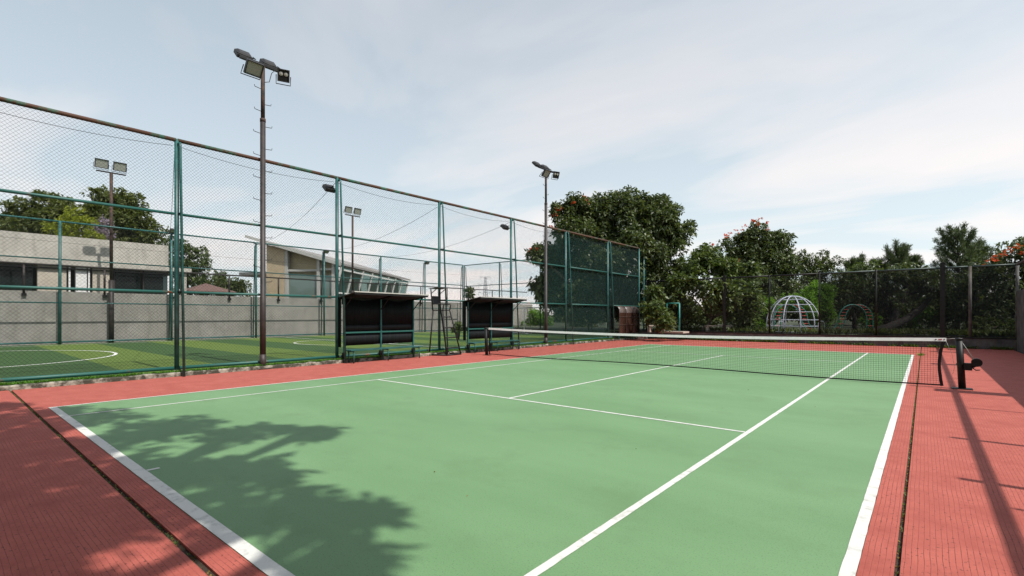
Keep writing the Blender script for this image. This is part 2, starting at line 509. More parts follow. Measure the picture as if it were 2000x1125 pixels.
M_POLYC = glassmat('brown_polycarbonate', (0.055, 0.026, 0.018), 0.18, 0.25)
M_LAMPBODY = mat('lamp_housing', (0.025, 0.024, 0.025), 0.5, 0.2, 12)
M_LAMPGLASS = glassmat('lamp_glass', (0.36, 0.37, 0.33), 0.2, 0.4, 0.4)
M_REFL = mat('reflector', (0.50, 0.49, 0.45), 0.4, 0.05, 2, metal=0.3)
M_STEELW = mat('pale_painted_steel', (0.40, 0.43, 0.50), 0.45, 0.15, 6)
M_TEAL = mat('teal_paint', (0.030, 0.21, 0.17), 0.45, 0.25, 7)
M_REDP = mat('red_paint', (0.33, 0.045, 0.030), 0.5, 0.3, 9)
M_WHITEP = mat('white_paint', (0.72, 0.72, 0.70), 0.5, 0.08, 8)
M_PINKCON = mat('pale_concrete', (0.42, 0.37, 0.31), 0.85, 0.15, 4)
M_TAN = mat('tan_stone_wall', (0.46, 0.37, 0.245), 0.8, 0.12, 2.5, bump=0.1)
M_CEIL = mat('roof_soffit', (0.40, 0.34, 0.21), 0.8, 0.12, 3)
M_SHINGLE = mat('grey_roof', (0.25, 0.235, 0.22), 0.8, 0.15, 8, bump=0.2)
M_MULL = mat('pale_mullion', (0.42, 0.42, 0.39), 0.5, 0.08, 5)
M_GLASS = glassmat('green_tinted_glass', (0.10, 0.135, 0.118), 0.55)
M_FRAME = mat('white_glazing_frame', (0.60, 0.60, 0.57), 0.5, 0.08, 5)
M_GLASSF = glassmat('pale_front_glass', (0.20, 0.27, 0.245), 0.3)  # paler than the side glass, holding the bright interior in its colour
M_GLASSD = glassmat('dark_window_glass', (0.012, 0.018, 0.016), 0.3, 0.05, 0.3)
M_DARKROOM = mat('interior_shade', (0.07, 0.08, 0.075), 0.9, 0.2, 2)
M_BEIGE = mat('beige_plaster', (0.46, 0.41, 0.34), 0.9, 0.08, 2)
M_TILEROOF = mat('brown_roof', (0.13, 0.075, 0.062), 0.8, 0.15, 5)
M_BARK = mat('bark', (0.075, 0.055, 0.040), 0.95, 0.45, 7, c2=(0.17, 0.135, 0.10), bump=0.9, bscale=14, stretch=(1, 1, 0.3))
M_BARKD = mat('shaded_bark', (0.018, 0.015, 0.013), 0.95, 0.45, 7, c2=(0.045, 0.037, 0.031), bump=0.9, bscale=14, stretch=(1, 1, 0.3))  # darker copy of bark, with the shade on the trunks in its colour
L_BROAD = leafmat('glossy_dark_leaves', (0.022, 0.040, 0.012), (0.140, 0.170, 0.072), 0.22, 0.46, 0.5)  # pale end of the leaf range also carries sunlit highlights
L_MID = leafmat('mid_green_leaves', (0.026, 0.050, 0.012), (0.135, 0.172, 0.056), 0.26, 0.46, 0.45)  # sunlit highlights are in the pale end here too
L_FEATH = leafmat('bright_green_feathery_leaves', (0.085, 0.18, 0.025), (0.16, 0.28, 0.045), 0.38, 0.6, 0.2)
L_LIME = leafmat('yellow_green_leaves', (0.16, 0.20, 0.030), (0.30, 0.32, 0.05), 0.35, 0.6, 0.2)
L_OLIVE = leafmat('olive_leaves', (0.034, 0.055, 0.014), (0.125, 0.148, 0.052), 0.25, 0.55, 0.25)
L_FAROL = leafmat('pale_olive_leaves', (0.048, 0.070, 0.018), (0.160, 0.180, 0.065), 0.3, 0.55, 0.3)  # olive leaves paled for the haze over the far left trees
L_PINE = leafmat('pine_needles', (0.050, 0.075, 0.036), (0.110, 0.135, 0.070), 0.2, 0.6, 0.25)
L_WEED = leafmat('weed_leaves', (0.05, 0.10, 0.02), (0.13, 0.20, 0.05), 0.3)
L_DRY = leafmat('dry_leaf_litter', (0.10, 0.065, 0.02), (0.30, 0.21, 0.07), 0.2, 0.8, 0.1)
L_LILAC = leafmat('lilac_blossom', (0.22, 0.18, 0.30), (0.36, 0.30, 0.42), 0.3, 0.7, 0.1)
M_FLOWER = leafmat('orange_red_blossom', (0.46, 0.050, 0.024), (0.66, 0.12, 0.045), 0.25, 0.6, 0.2)

# ------------------------------------------------------------------ the ground and the courts
XL, XR = -5.3806, 5.485           # outer lines of the doubles court
YN, YF = -11.885, 11.6616
SL, SR = -4.2055, 4.0541          # singles side lines
SVN, SVF = -6.2409, 6.4126        # service lines
CX = -0.079
NETY = 0.76
KX = -8.6                         # face of the kerb at the football field
FX = -8.9                         # plane of the tall green fence
JX, JY = 5.71, -12.09             # the two open joints in the red slab
BY = 17.9                         # back wall
RX = 8.95                         # right-hand wall

g = MB()
n = 40
gx = np.linspace(-1, 1, n)
gx = np.sign(gx) * (np.abs(gx) ** 3) * 2500
vs = np.array([(x, y, -0.06) for y in gx for x in gx])
fs = [(j * n + i, j * n + i + 1, (j + 1) * n + i + 1, (j + 1) * n + i) for j in range(n - 1) for i in range(n - 1)]
g.add(vs, fs)
tag(g.build('ground', M_GROUND), kind='structure')

c = MB().box((XL, YN, -0.05), (XR, YF, 0.0)).build('tennis_court', M_COURT)
tag(c, kind='structure')


def stripe(name, a, b, w, z=0.004, parent=c):
    """painted line from a to b with slightly unsteady edges"""
    a = np.array(a, float); b = np.array(b, float); d = b - a; L = np.linalg.norm(d); d /= L
    s = np.array([d[1], -d[0]])
    k = max(2, int(L / 0.12))
    t = np.linspace(0, L, k)
    e1 = w / 2 + rng.normal(0, 0.0009, k); e2 = w / 2 + rng.normal(0, 0.0009, k)
    p1 = a + d * t[:, None] + s * e1[:, None]; p2 = a + d * t[:, None] - s * e2[:, None]
    vs = np.zeros((2 * k, 3)); vs[:k, :2] = p1; vs[k:, :2] = p2; vs[:, 2] = z
    m = MB(); m.add(vs, [(i, i + 1, k + i + 1, k + i) for i in range(k - 1)])
    return m.build(name, M_LINE, parent)


stripe('baseline', (XL, YN + 0.05), (XR + 0.04, YN + 0.05), 0.10)
stripe('baseline', (XL, YF - 0.05), (XR + 0.04, YF - 0.05), 0.09)
stripe('doubles_sideline', (XL + 0.025, YN + 0.102), (XL + 0.025, YF - 0.097), 0.05)
stripe('doubles_sideline', (XR, YN + 0.102), (XR, YF - 0.097), 0.078)
stripe('singles_sideline', (SL, YN + 0.102), (SL, YF - 0.097), 0.05)
stripe('singles_sideline', (SR, YN + 0.102), (SR, YF - 0.097), 0.062)
stripe('service_line', (SL + 0.027, SVN), (SR - 0.034, SVN), 0.055)
stripe('service_line', (SL + 0.027, SVF), (SR - 0.034, SVF), 0.05)
stripe('centre_service_line', (CX, SVN + 0.03), (CX, SVF - 0.027), 0.055)
stripe('centre_mark', (CX, YN + 0.103), (CX, YN + 0.21), 0.05)
stripe('centre_mark', (CX, YF - 0.21), (CX, YF - 0.1), 0.05)

# red surround: one slab on each side of the court, open joints between the slabs
PY1 = BY - 0.12
lines_along_y = [((KX, JY + 0.022, -0.05), (XL - 0.001, PY1, -0.002)), ((XR + 0.041, YN - 0.001, -0.05), (JX - 0.014, YF + 0.001, -0.001)), ((JX + 0.014, -26, -0.05), (RX - 0.1, PY1, 0.0))]
lines_along_x = [((XL, JY + 0.022, -0.05), (JX - 0.014, YN - 0.001, -0.0015)), ((XL, YF + 0.001, -0.05), (JX - 0.014, PY1, -0.0015)), ((-5.83, -26, -0.05), (JX - 0.014, JY - 0.022, 0.0)), ((KX, -26, -0.05), (-5.845, JY - 0.022, 0.0))]
for a, b in lines_along_y: tag(MB().box(a, b).build('pavement', M_RED_Y), kind='structure')
for a, b in lines_along_x: tag(MB().box(a, b).build('pavement', M_RED_X), kind='structure')
j = MB().box((JX - 0.05, -26, -0.055), (JX + 0.05, PY1, -0.022)).box((KX, JY - 0.05, -0.055), (JX - 0.051, JY + 0.05, -0.0225)).box((-5.88, -26, -0.055), (-5.8, JY - 0.051, -0.023))
tag(j.build('joint_soil', M_SOIL), kind='structure')


def blades(pts, h, w, lean, k=3):
    """upright little leaves standing at pts"""
    pts = np.repeat(np.asarray(pts, float), k, axis=0); N = len(pts)
    a = rng.uniform(0, 2 * math.pi, N); hh = h * rng.uniform(0.4, 1.2, N); ww = w * rng.uniform(0.6, 1.3, N); ln = lean * rng.uniform(0.2, 1.2, N)
    d = np.stack([np.cos(a), np.sin(a), 0 * a], 1); s = np.stack([-np.sin(a), np.cos(a), 0 * a], 1)
    z = V(0, 0, 1)
    p0 = pts; p1 = pts + d * (ln * hh * 0.45)[:, None] + z * (hh * 0.55)[:, None]; p2 = pts + d * (ln * hh)[:, None] + z * hh[:, None]
    vs = np.stack([p0, p1 + s * ww[:, None] / 2, p2, p1 - s * ww[:, None] / 2], 1).reshape(-1, 3)
    return vs


def quads(name, vs, m, parent=None):
    """mesh of loose four-cornered leaves from an (n*4, 3) array"""
    n = len(vs) // 4
    o = ORG.get(parent.name, np.zeros(3)) if parent else np.zeros(3)
    c0 = (vs.min(0) + vs.max(0)) / 2
    if parent is None: c0[2] = vs[:, 2].min()
    me = bpy.data.meshes.new(name)
    me.vertices.add(n * 4); me.vertices.foreach_set('co', (vs - c0).astype(np.float32).ravel())
    me.loops.add(n * 4); me.loops.foreach_set('vertex_index', np.arange(n * 4, dtype=np.int32))
    me.polygons.add(n); me.polygons.foreach_set('loop_start', np.arange(0, n * 4, 4, dtype=np.int32))
    me.polygons.foreach_set('loop_total', np.full(n, 4, dtype=np.int32))
    me.update(calc_edges=True); me.validate()
    me.materials.append(m)
    ob = bpy.data.objects.new(name, me); col.objects.link(ob)
    ob.location = c0 - o; ORG[ob.name] = c0
    if parent: ob.parent = parent
    return ob


# weeds and litter in the open joints, weeds along the back wall
pt = []
for y in rng.uniform(-13, 11.5, 700): pt.append((JX + rng.normal(0, 0.006), y, -0.022))
for x in rng.uniform(KX, JX, 420): pt.append((x, JY + rng.normal(0, 0.006), -0.022))
tag(quads('joint_moss', blades(pt[::2], 0.020, 0.011, 1.2, 2), L_WEED), 'low moss and weeds growing in the open joints of the red slab', 'weeds', kind='stuff')
pt = []
for y in rng.uniform(-13, 11.5, 900): pt.append((JX + rng.normal(0, 0.009), y, -0.02))
for x in rng.uniform(KX, JX, 500): pt.append((x, JY + rng.normal(0, 0.009), -0.02))
for x, y in zip(rng.uniform(KX + 0.02, KX + 0.35, 300), rng.uniform(-14, 12, 300)): pt.append((x, y, 0.002))
for x, y in zip(rng.uniform(-6, 5, 60), rng.uniform(-12, 4, 60)): pt.append((x, y, 0.006))
tag(quads('leaf_litter', blades(pt, 0.012, 0.016, 2.2, 1), L_DRY), 'small dry leaves scattered in the joints and along the kerb', 'leaves', kind='stuff')
pt = []
for cxx in rng.uniform(-8, 8.6, 70):
    for k in range(rng.integers(4, 22)): pt.append((cxx + rng.normal(0, 0.14), BY - 0.16 + rng.normal(0, 0.03), -0.02))
tag(quads('wall_weeds', blades(pt, 0.17, 0.05, 0.9, 3), L_WEED), 'straggling weeds along the foot of the low back wall', 'weeds', kind='stuff')
pt = [(JX + rng.normal(0, 0.05), 11.3 + rng.normal(0, 0.12), -0.02) for k in range(22)]
tag(quads('grass_tuft', blades(pt, 0.12, 0.02, 0.8, 3), L_FEATH), 'bright grass tuft at the far end of the long joint', 'grass')

# football field behind the green fence
FZ = 0.10
fld = MB().box((-27.4, -40, -0.05), (KX - 0.14, 18.9, FZ)).build('football_field', M_TURF)
tag(fld, kind='structure')


def fline(name, pts, w=0.1):
    pts = np.array(pts, float); k = len(pts)
    d = np.gradient(pts, axis=0); d /= np.linalg.norm(d, axis=1)[:, None]
    s = np.stack([d[:, 1], -d[:, 0]], 1)
    vs = np.zeros((2 * k, 3)); vs[:k, :2] = pts + s * w / 2; vs[k:, :2] = pts - s * w / 2; vs[:, 2] = FZ + 0.005
    MB().add(vs, [(i, i + 1, k + i + 1, k + i) for i in range(k - 1)]).build(name, M_LINE, fld)


tt = np.linspace(-1.75, 1.75, 40)
fline('penalty_arc', [(-18.3 + 4.75 * math.sin(t), -13.3 + 4.75 * math.cos(t)) for t in tt])
tt = np.linspace(0, 2 * math.pi, 49)
fline('centre_circle', [(-18.0 + 3.0 * math.cos(t), 1.8 + 3.0 * math.sin(t)) for t in tt], 0.08)
fline('halfway_line', [(-26, 1.8), (-20, 1.8), (-10, 1.8)], 0.08)
fline('touchline', [(-26.2, -30), (-26.2, 0), (-26.2, 18)], 0.09)
fline('touchline', [(-9.8, -30), (-9.8, 0), (-9.8, 18)], 0.07)
fline('goal_line', [(-26.1, 17.6), (-18, 17.6), (-9.9, 17.6)], 0.09)

# kerb along the field: uneven concrete, a fringe of turf hanging over it
k = MB()
ny = 260
ys = np.linspace(-26, 17.6, ny)
prof = [(0.0, -0.04), (0.0, 0.075), (-0.03, 0.10), (-0.15, 0.105), (-0.15, -0.04)]
vs = np.zeros((ny * 5, 3))
for i, y in enumerate(ys):
    jx = rng.normal(0, 0.008) + 0.02 * math.sin(y * 0.9); jz = rng.normal(0, 0.008)
    for q, (a, b) in enumerate(prof):
        vs[i * 5 + q] = (KX + a + (jx if q < 3 else 0), y, b + (jz if b > 0 else 0))
fs = [(i * 5 + q, (i + 1) * 5 + q, (i + 1) * 5 + q + 1, i * 5 + q + 1) for i in range(ny - 1) for q in range(4)]
tag(k.add(vs, fs).build('field_kerb', M_KERB), kind='structure')
pt = np.stack([KX - 0.05 - np.abs(rng.normal(0, 0.10, 9000)), rng.uniform(-14, 17.6, 9000), np.full(9000, 0.095)], 1)
tag(quads('turf_fringe', blades(pt, 0.06, 0.02, 0.9, 2), leafmat('fringe_grass', (0.06, 0.17, 0.02), (0.11, 0.26, 0.03), 0.3, 0.7, 0.2)), 'bright green turf fringe between the kerb and the tall fence', 'turf', kind='stuff')

# raised ground behind the low back wall
tag(MB().box((-60, BY + 0.1, -0.05), (60, 140, 0.46)).build('playground_ground', mat('playground_earth', (0.050, 0.045, 0.028), 0.95, 0.35, 2, c2=(0.045, 0.07, 0.022), bump=0.4, bscale=15)), kind='structure')

# far rise of land on the horizon
h = MB()
nh = 90
vs = []
for i in range(nh):
    a = rad(-20 + 140 * i / (nh - 1))
    R0 = 420
    hh = 5.5 + 2.4 * math.sin(i * 0.31) + 1.6 * math.sin(i * 0.83 + 1) + rng.normal(0, 0.5)
    x, y = CAM[0] - R0 * math.sin(a), CAM[1] + R0 * math.cos(a)
    vs += [(x, y, -1), (x, y, hh), (x - 60 * math.sin(a), y + 60 * math.cos(a), hh * 0.9), (x - 90 * math.sin(a), y + 90 * math.cos(a), -1)]
fs = [(i * 4 + q, (i + 1) * 4 + q, (i + 1) * 4 + q + 1, i * 4 + q + 1) for i in range(nh - 1) for q in range(3)]
tag(h.add(vs, fs).build('hill', mat('hazy_scrub', (0.11, 0.14, 0.09), 1.0, 0.3, 0.05)), kind='structure')  # grey-green with distance haze mixed into the colour

# ------------------------------------------------------------------ walls
MB().box((-27.85, -40, -0.05), (-27.5, 30, 2.74)).build('boundary_wall', M_CONC)
tag(bpy.data.objects['boundary_wall'], 'tall plain grey rendered wall on the far side of the football field', 'wall')
t = thing('low_wall', (0, BY, 0), 'low dark stained wall under the back fence behind the tennis court', 'wall')
MB().box((-9.3, BY - 0.1, -0.06), (RX + 0.2, BY + 0.1, 0.47)).build('wall', M_DARKWALL, t)
MB().box((-9.35, BY - 0.13, 0.472), (RX + 0.2, BY + 0.13, 0.53)).build('coping', M_BLACK, t)
t = thing('side_wall', (RX, -5, 0), 'grey wall with tall pillars along the right side of the court', 'wall')
MB().box((RX, -26, -0.06), (RX + 0.2, BY - 0.14, 2.62)).build('wall', M_DARKWALL, t)  # dark render for wall and pillars carries the shade on their court side
for y in (-19.5, -13.0, -6.5 - 7.0, 0.27, 7.4, 14.4):
    if y == -13.5: continue
    MB().box((RX - 0.04, y - 0.24, -0.06), (RX + 0.24, y + 0.24, 4.14)).build('pillar', M_DARKWALL, t)

# ------------------------------------------------------------------ chain-link panels
def link_panel(name, W, H, m, pitch=0.085, r=0.0021, seg=0.55):
    """woven wire over W by H in local y, z; wires broken into short lengths"""
    b = MB()
    vs_all = []; n = 0; fcs = []
    step = pitch
    for sgn in (1, -1):
        lo = -H if sgn == 1 else 0
        hi = W if sgn == 1 else W + H
        u = lo
        while u < hi:
            if sgn == 1: t0 = max(0, -u); t1 = min(H, W - u)
            else: t0 = max(0, u - W); t1 = min(H, u)
            if t1 - t0 > 0.02:
                k = max(1, int((t1 - t0) / seg))
                ts = np.linspace(t0, t1, k + 1)
                for a, c2 in zip(ts[:-1], ts[1:]):
                    p = V(0, u + sgn * a, a); q = V(0, u + sgn * c2, c2)
                    d = (q - p) / np.linalg.norm(q - p)
                    s = np.cross(d, V(1, 0, 0))
                    off = [V(1, 0, 0) * r, V(-0.5, 0, 0) * r + s * r * 0.87, V(-0.5, 0, 0) * r - s * r * 0.87]
                    vs_all += [p + o for o in off] + [q + o for o in off]
                    fcs += [(n, n + 1, n + 4, n + 3), (n + 1, n + 2, n + 5, n + 4), (n + 2, n, n + 3, n + 5)]
                    n += 6
            u += step
    me = bpy.data.meshes.new(name)
    me.from_pydata([tuple(v) for v in vs_all], [], fcs)
    me.materials.append(m)
    ob = bpy.data.objects.new(name, me)
    return ob


def cables(name, pts, r, m, label, sag=0.0, n=14, cat='cable', group=None):
    p, q = np.array(pts[0], float), np.array(pts[1], float)
    ts = np.linspace(0, 1, n)
    P = [p + (q - p) * t - V(0, 0, 1) * sag * 4 * t * (1 - t) for t in ts]
    return tag(MB().tube(P, r, 5).build(name, m), label, cat, group)


# ---- tall green fence beside the court
PY = [-22.55, -18.05, -13.55, -9.06, -4.56, -0.13, 4.28, 8.83, 13.39, 17.65]
ZT, ZM, ZL, ZB = 6.05, 4.15, 2.14, 0.19
fence = thing('chain_link_fence', (FX, 2, 0), 'tall green chain-link fence with rusty top rail beside the tennis court', 'fence')
wide = link_panel('wire_panel', 4.4, 5.86, M_WIRE)
for i, y in enumerate(PY):
    MB().tube([(FX, y, 0.02), (FX, y, ZT + 0.02)], 0.054, 10).build('post', M_GREEN, fence)
    if i < 9:
        MB().tube([(FX + 0.06, y + 0.02, ZT - 0.1), (FX + 0.15, y + 0.03, ZT - 0.1), (FX + 0.17, y + 0.03, ZT - 0.2), (FX + 0.46, y + 0.03, 0.0)], 0.031, 8).build('brace', M_GREEN, fence)
        for z in (ZM, ZL):
            f = 1 - (z / ZT)
            MB().tube([(FX + 0.06, y + 0.02, z), (FX + 0.155 + 0.3 * f, y + 0.03, z)], 0.024, 6).build('brace_tie', M_BLACK, fence)
    MB().box((FX - 0.1, y - 0.1, 0.0), (FX + 0.1, y + 0.1, 0.14)).build('footing', M_KERB, fence)
for y0, y1 in zip(PY[:-1], PY[1:]):
    MB().tube([(FX, y0 + 0.02, ZT), (FX, y1 - 0.02, ZT)], 0.052, 10).build('top_rail', M_TOPRAIL, fence)
    for z, r in ((ZM, 0.036), (ZL, 0.036), (ZB, 0.046)):
        MB().tube([(FX, y0 + 0.064, z), (FX, y1 - 0.064, z)], r, 8).build('rail', M_GREENRUST, fence)
    share(wide, 'wire_panel', fence, (FX - 0.05, y0 + 0.03, ZB), (1, (y1 - y0 - 0.06) / 4.4, 1))
    # sagging tie wire under the top rail
    yy = np.linspace(y0 + 0.08, y1 - 0.08, 12)
    MB().tube([(FX - 0.055, y, ZT - 0.13 - 0.16 * 4 * ((y - y0) / (y1 - y0)) * (1 - (y - y0) / (y1 - y0))) for y in yy], 0.006, 5).build('tie_wire', M_WIREB, fence)
# shade net on the last bays
for (y0, y1) in ((6.95, 8.77), (8.89, 13.33), (13.45, 17.6)):
    ns = MB(); kk = 14
    ys = np.linspace(y0, y1, kk); zs = np.linspace(ZB + 0.03, ZT - 0.07, 16)
    vs = [(FX - 0.085 + 0.02 * math.sin(y * 2.1 + z * 1.3) * math.sin(z * 0.9), y, z) for z in zs for y in ys]
    ns.add(vs, [(a * kk + b2, a * kk + b2 + 1, (a + 1) * kk + b2 + 1, (a + 1) * kk + b2) for a in range(15) for b2 in range(kk - 1)], True)
    ns.build('shade_net', M_SHADE, fence)

# ---- fence on the far side of the field and across its end
FX2 = -26.8
QY = [-22.8, -18.2, -13.6, -8.99, -4.31, 0.28, 4.92, 9.67, 14.11, 18.59]
f2 = thing('chain_link_fence', (FX2, 2, 0), 'green chain-link fence standing close in front of the tall grey wall', 'fence')
for i, y in enumerate(QY):
    MB().tube([(FX2, y, FZ), (FX2, y, 6.2)], 0.06, 8).build('post', M_GREEN, f2)
    MB().tube([(FX2 - 0.05, y, 6.0), (FX2 - 0.16, y, 5.98), (FX2 - 0.18, y, 5.9), (FX2 - 0.42, y, FZ)], 0.034, 6).build('brace', M_GREEN, f2)
for y0, y1 in zip(QY[:-1], QY[1:]):
    for z, r in ((6.17, 0.045), (4.3, 0.036), (2.16, 0.034), (0.22, 0.045)):
        MB().tube([(FX2, y0 + 0.062, z), (FX2, y1 - 0.062, z)], r, 8).build('rail', M_GREEN, f2)
    share(wide, 'wire_panel', f2, (FX2 + 0.04, y0 + 0.03, 0.2), (1, (y1 - y0 - 0.06) / 4.4, 1.015))
f3 = thing('chain_link_fence', (-18, 18.6, 0), 'green chain-link fence across the far end of the football field', 'fence')
QX = [-26.62, -22.3, -17.9, -13.4, -9.0]
for x in QX:
    MB().tube([(x, 18.6, FZ), (x, 18.6, 6.15)], 0.055, 8).build('post', M_GREEN, f3)
    MB().tube([(x, 18.65, 6.0), (x, 18.78, 5.95), (x, 19.1, FZ)], 0.032, 6).build('brace', M_GREEN, f3)
for x0, x1 in zip(QX[:-1], QX[1:]):
    for z, r in ((6.12, 0.042), (4.2, 0.034), (2.16, 0.034), (0.22, 0.042)):
        MB().tube([(x0 + 0.057, 18.6, z), (x1 - 0.057, 18.6, z)], r, 8).build('rail', M_GREEN, f3)
    share(wide, 'wire_panel', f3, (x0 + 0.03, 18.64, 0.2), (1, (x1 - x0 - 0.06) / 4.4, 1.0), -math.pi / 2).location[0] += 0
for o in [o for o in f3.children if o.name.startswith('wire_panel')]:
    o.rotation_euler = (0, 0, -math.pi / 2)

# ---- back fence on the low wall
f4 = thing('chain_link_fence', (0, BY, 0.53), 'dark chain-link fence on the low wall behind the tennis court', 'fence')
BX = [(-8.5, 0.045, 3.86), (-6.1, 0.045, 3.86), (-3.46, 0.075, 3.98), (-0.98, 0.05, 3.86), (1.48, 0.05, 3.86), (3.95, 0.05, 3.86), (6.49, 0.095, 4.06), (7.45, 0.07, 3.82), (8.98, 0.06, 3.86)]
bwide = link_panel('wire_panel', 2.5, 3.25, M_WIREB, 0.075, 0.0022)
for x, r, z in BX:
    if r > 0.07: MB().box((x - r, BY - r, 0.53), (x + r, BY + r, z)).build('post', M_BLACK, f4)
    else: MB().tube([(x, BY, 0.53), (x, BY, z)], r, 8).build('post', M_BLACK if x < 7 else M_DARKWALL, f4)
for a, b in zip(BX[:-1], BX[1:]):
    x0, x1 = a[0] + a[1] + 0.002, b[0] - b[1] - 0.002
    MB().tube([(x0, BY, 3.8), (x1, BY, 3.8)], 0.045, 8).build('rail', M_BLACK if x0 < 1.4 else mat('grey_green_rail', (0.035, 0.06, 0.055), 0.5), f4)
    MB().tube([(x0, BY, 0.58), (x1, BY, 0.58)], 0.022, 6).build('rail', M_BLACK, f4)
    p = share(bwide, 'wire_panel', f4, (x0, BY - 0.02, 0.56), (1, (x1 - x0) / 2.5, 1.0))
    p.rotation_euler = (0, 0, -math.pi / 2)
    if x0 > 1.4:
        MB().box((x0, BY + 0.03, 0.56), (x1, BY + 0.033, 3.76)).build('shade_net', M_SHADEB, f4)

# ---- fence on the right-hand wall
f5 = thing('chain_link_fence', (RX + 0.1, -5, 2.62), 'chain-link fence on top of the right side wall', 'fence')
MB().tube([(RX + 0.02, -26, 3.78), (RX + 0.02, BY - 0.2, 3.78)], 0.052, 10).build('top_rail', M_RUSTY, f5)
for y in (-11.6, -9.6, -7.6, -6.9, -4.85, -2.03, 3.0, 5.2, 10.0, 12.2):
    top = 4.15 if y in (-6.9, -4.85) else 3.76
    MB().tube([(RX + 0.1, y, 2.6), (RX + 0.1, y, top)], 0.05 if y in (-6.9, -4.85) else 0.026, 8).build('post', M_BLACK, f5)

# ------------------------------------------------------------------ tennis net and its posts
NXL, NXR = -7.16, 6.44
ya = NETY
net = thing('tennis_net', (0, ya, 0), 'black tennis net with white top band across the green court', 'net')
x0, x1 = -7.02, 6.12


def ztop(x):
    t = (x - x0) / (x1 - x0)
    return 1.055 - 0.10 * 4 * t * (1 - t) * 0.9


def zbot(x):
    t = (x - x0) / (x1 - x0)
    return 0.055 - 0.02 * math.sin(3 * math.pi * t)


m = MB()
cell = 0.047
nx = int((x1 - x0) / cell)
xs = np.linspace(x0, x1, nx)
r = 0.0023
for i, x in enumerate(xs):
    m.tube([(x, ya, zbot(x)), (x, ya, (zbot(x) + ztop(x)) / 2), (x, ya, ztop(x) - 0.03)], r, 3, False)
nz = 21
sx = np.linspace(x0, x1, 28)
for kz in range(1, nz):
    f = kz / nz
    m.tube([(x, ya + 0.001, zbot(x) + (ztop(x) - 0.05 - zbot(x)) * f) for x in sx], r, 3, False)
m.build('netting', M_NETTING, net, fix=False)
b = MB(); sx2 = np.linspace(x0 - 0.03, x1 + 0.07, 40)
poly = []
for sgn in (-1, 1):
    for x in sx2:
        poly.append((x, ztop(min(max(x, x0), x1)) + (0.008 if sgn > 0 else -0.062)))
vs = []; nn = len(sx2)
for yy in (-1, 1):
    for q_, (x, z) in enumerate(poly): vs.append((x, ya + yy * (0.024 if q_ < nn else 0.006), z))
fs = []
for i in range(nn - 1):
    fs += [(i, i + 1, nn + i + 1, nn + i), (2 * nn + i, 3 * nn + i, 3 * nn + i + 1, 2 * nn + i + 1), (nn + i, nn + i + 1, 3 * nn + i + 1, 3 * nn + i), (i, 2 * nn + i, 2 * nn + i + 1, i + 1)]
fs += [(0, nn, 3 * nn, 2 * nn), (nn - 1, 3 * nn - 1, 4 * nn - 1, 2 * nn - 1)]
band = b.add(vs, fs).build('top_band', M_TAPE, net)
zz = ztop(x1)
m_logo = mat('faded_red_print', (0.34, 0.03, 0.035), 0.8, 0.1, 30)
m_logo2 = mat('dark_print', (0.05, 0.03, 0.05), 0.8, 0.1, 30)
for (u, mm, hw, hh) in ((-0.10, m_logo2, 0.014, 0.010), (-0.055, m_logo, 0.005, 0.013), (-0.042, m_logo, 0.004, 0.013), (-0.030, m_logo, 0.005, 0.013), (-0.017, m_logo, 0.004, 0.013), (-0.005, m_logo, 0.005, 0.013), (0.035, m_logo2, 0.012, 0.010)):
    MB().box((x1 + u - hw, ya - 0.0195, zz - 0.027 - hh), (x1 + u + hw, ya - 0.0175, zz - 0.027 + hh), [[1, 0, 0], [0, math.cos(-0.25), -math.sin(-0.25)], [0, math.sin(-0.25), math.cos(-0.25)]]).build('printed_mark', mm, band)
for xx, bend in ((x0, -0.0), (x1, -0.07)):
    pts = []
    mm = MB()
    for t in np.linspace(0, 1, 12):
        pts.append((xx + bend * math.sin(math.pi * t * 0.9) + (0.05 if xx > 0 else 0) * t, ya, 0.035 + (ztop(xx) - 0.06 - 0.035) * t))
    for p, q in zip(pts[:-1], pts[1:]): mm.bar(p, V(*q) + V(0, 0, 0.004), 0.014, 0.055, (1, 0, 0))
    mm.build('side_band', M_NETTING, net)
mm = MB()
for p, q in zip(sx2[:-1], sx2[1:]):
    a, b2 = min(max(p, x0), x1), min(max(q, x0), x1)
    if b2 > a: mm.bar((a, ya, zbot(a)), (b2, ya, zbot(b2)), 0.012, 0.03)
mm.build('bottom_band', M_NETTING, net)


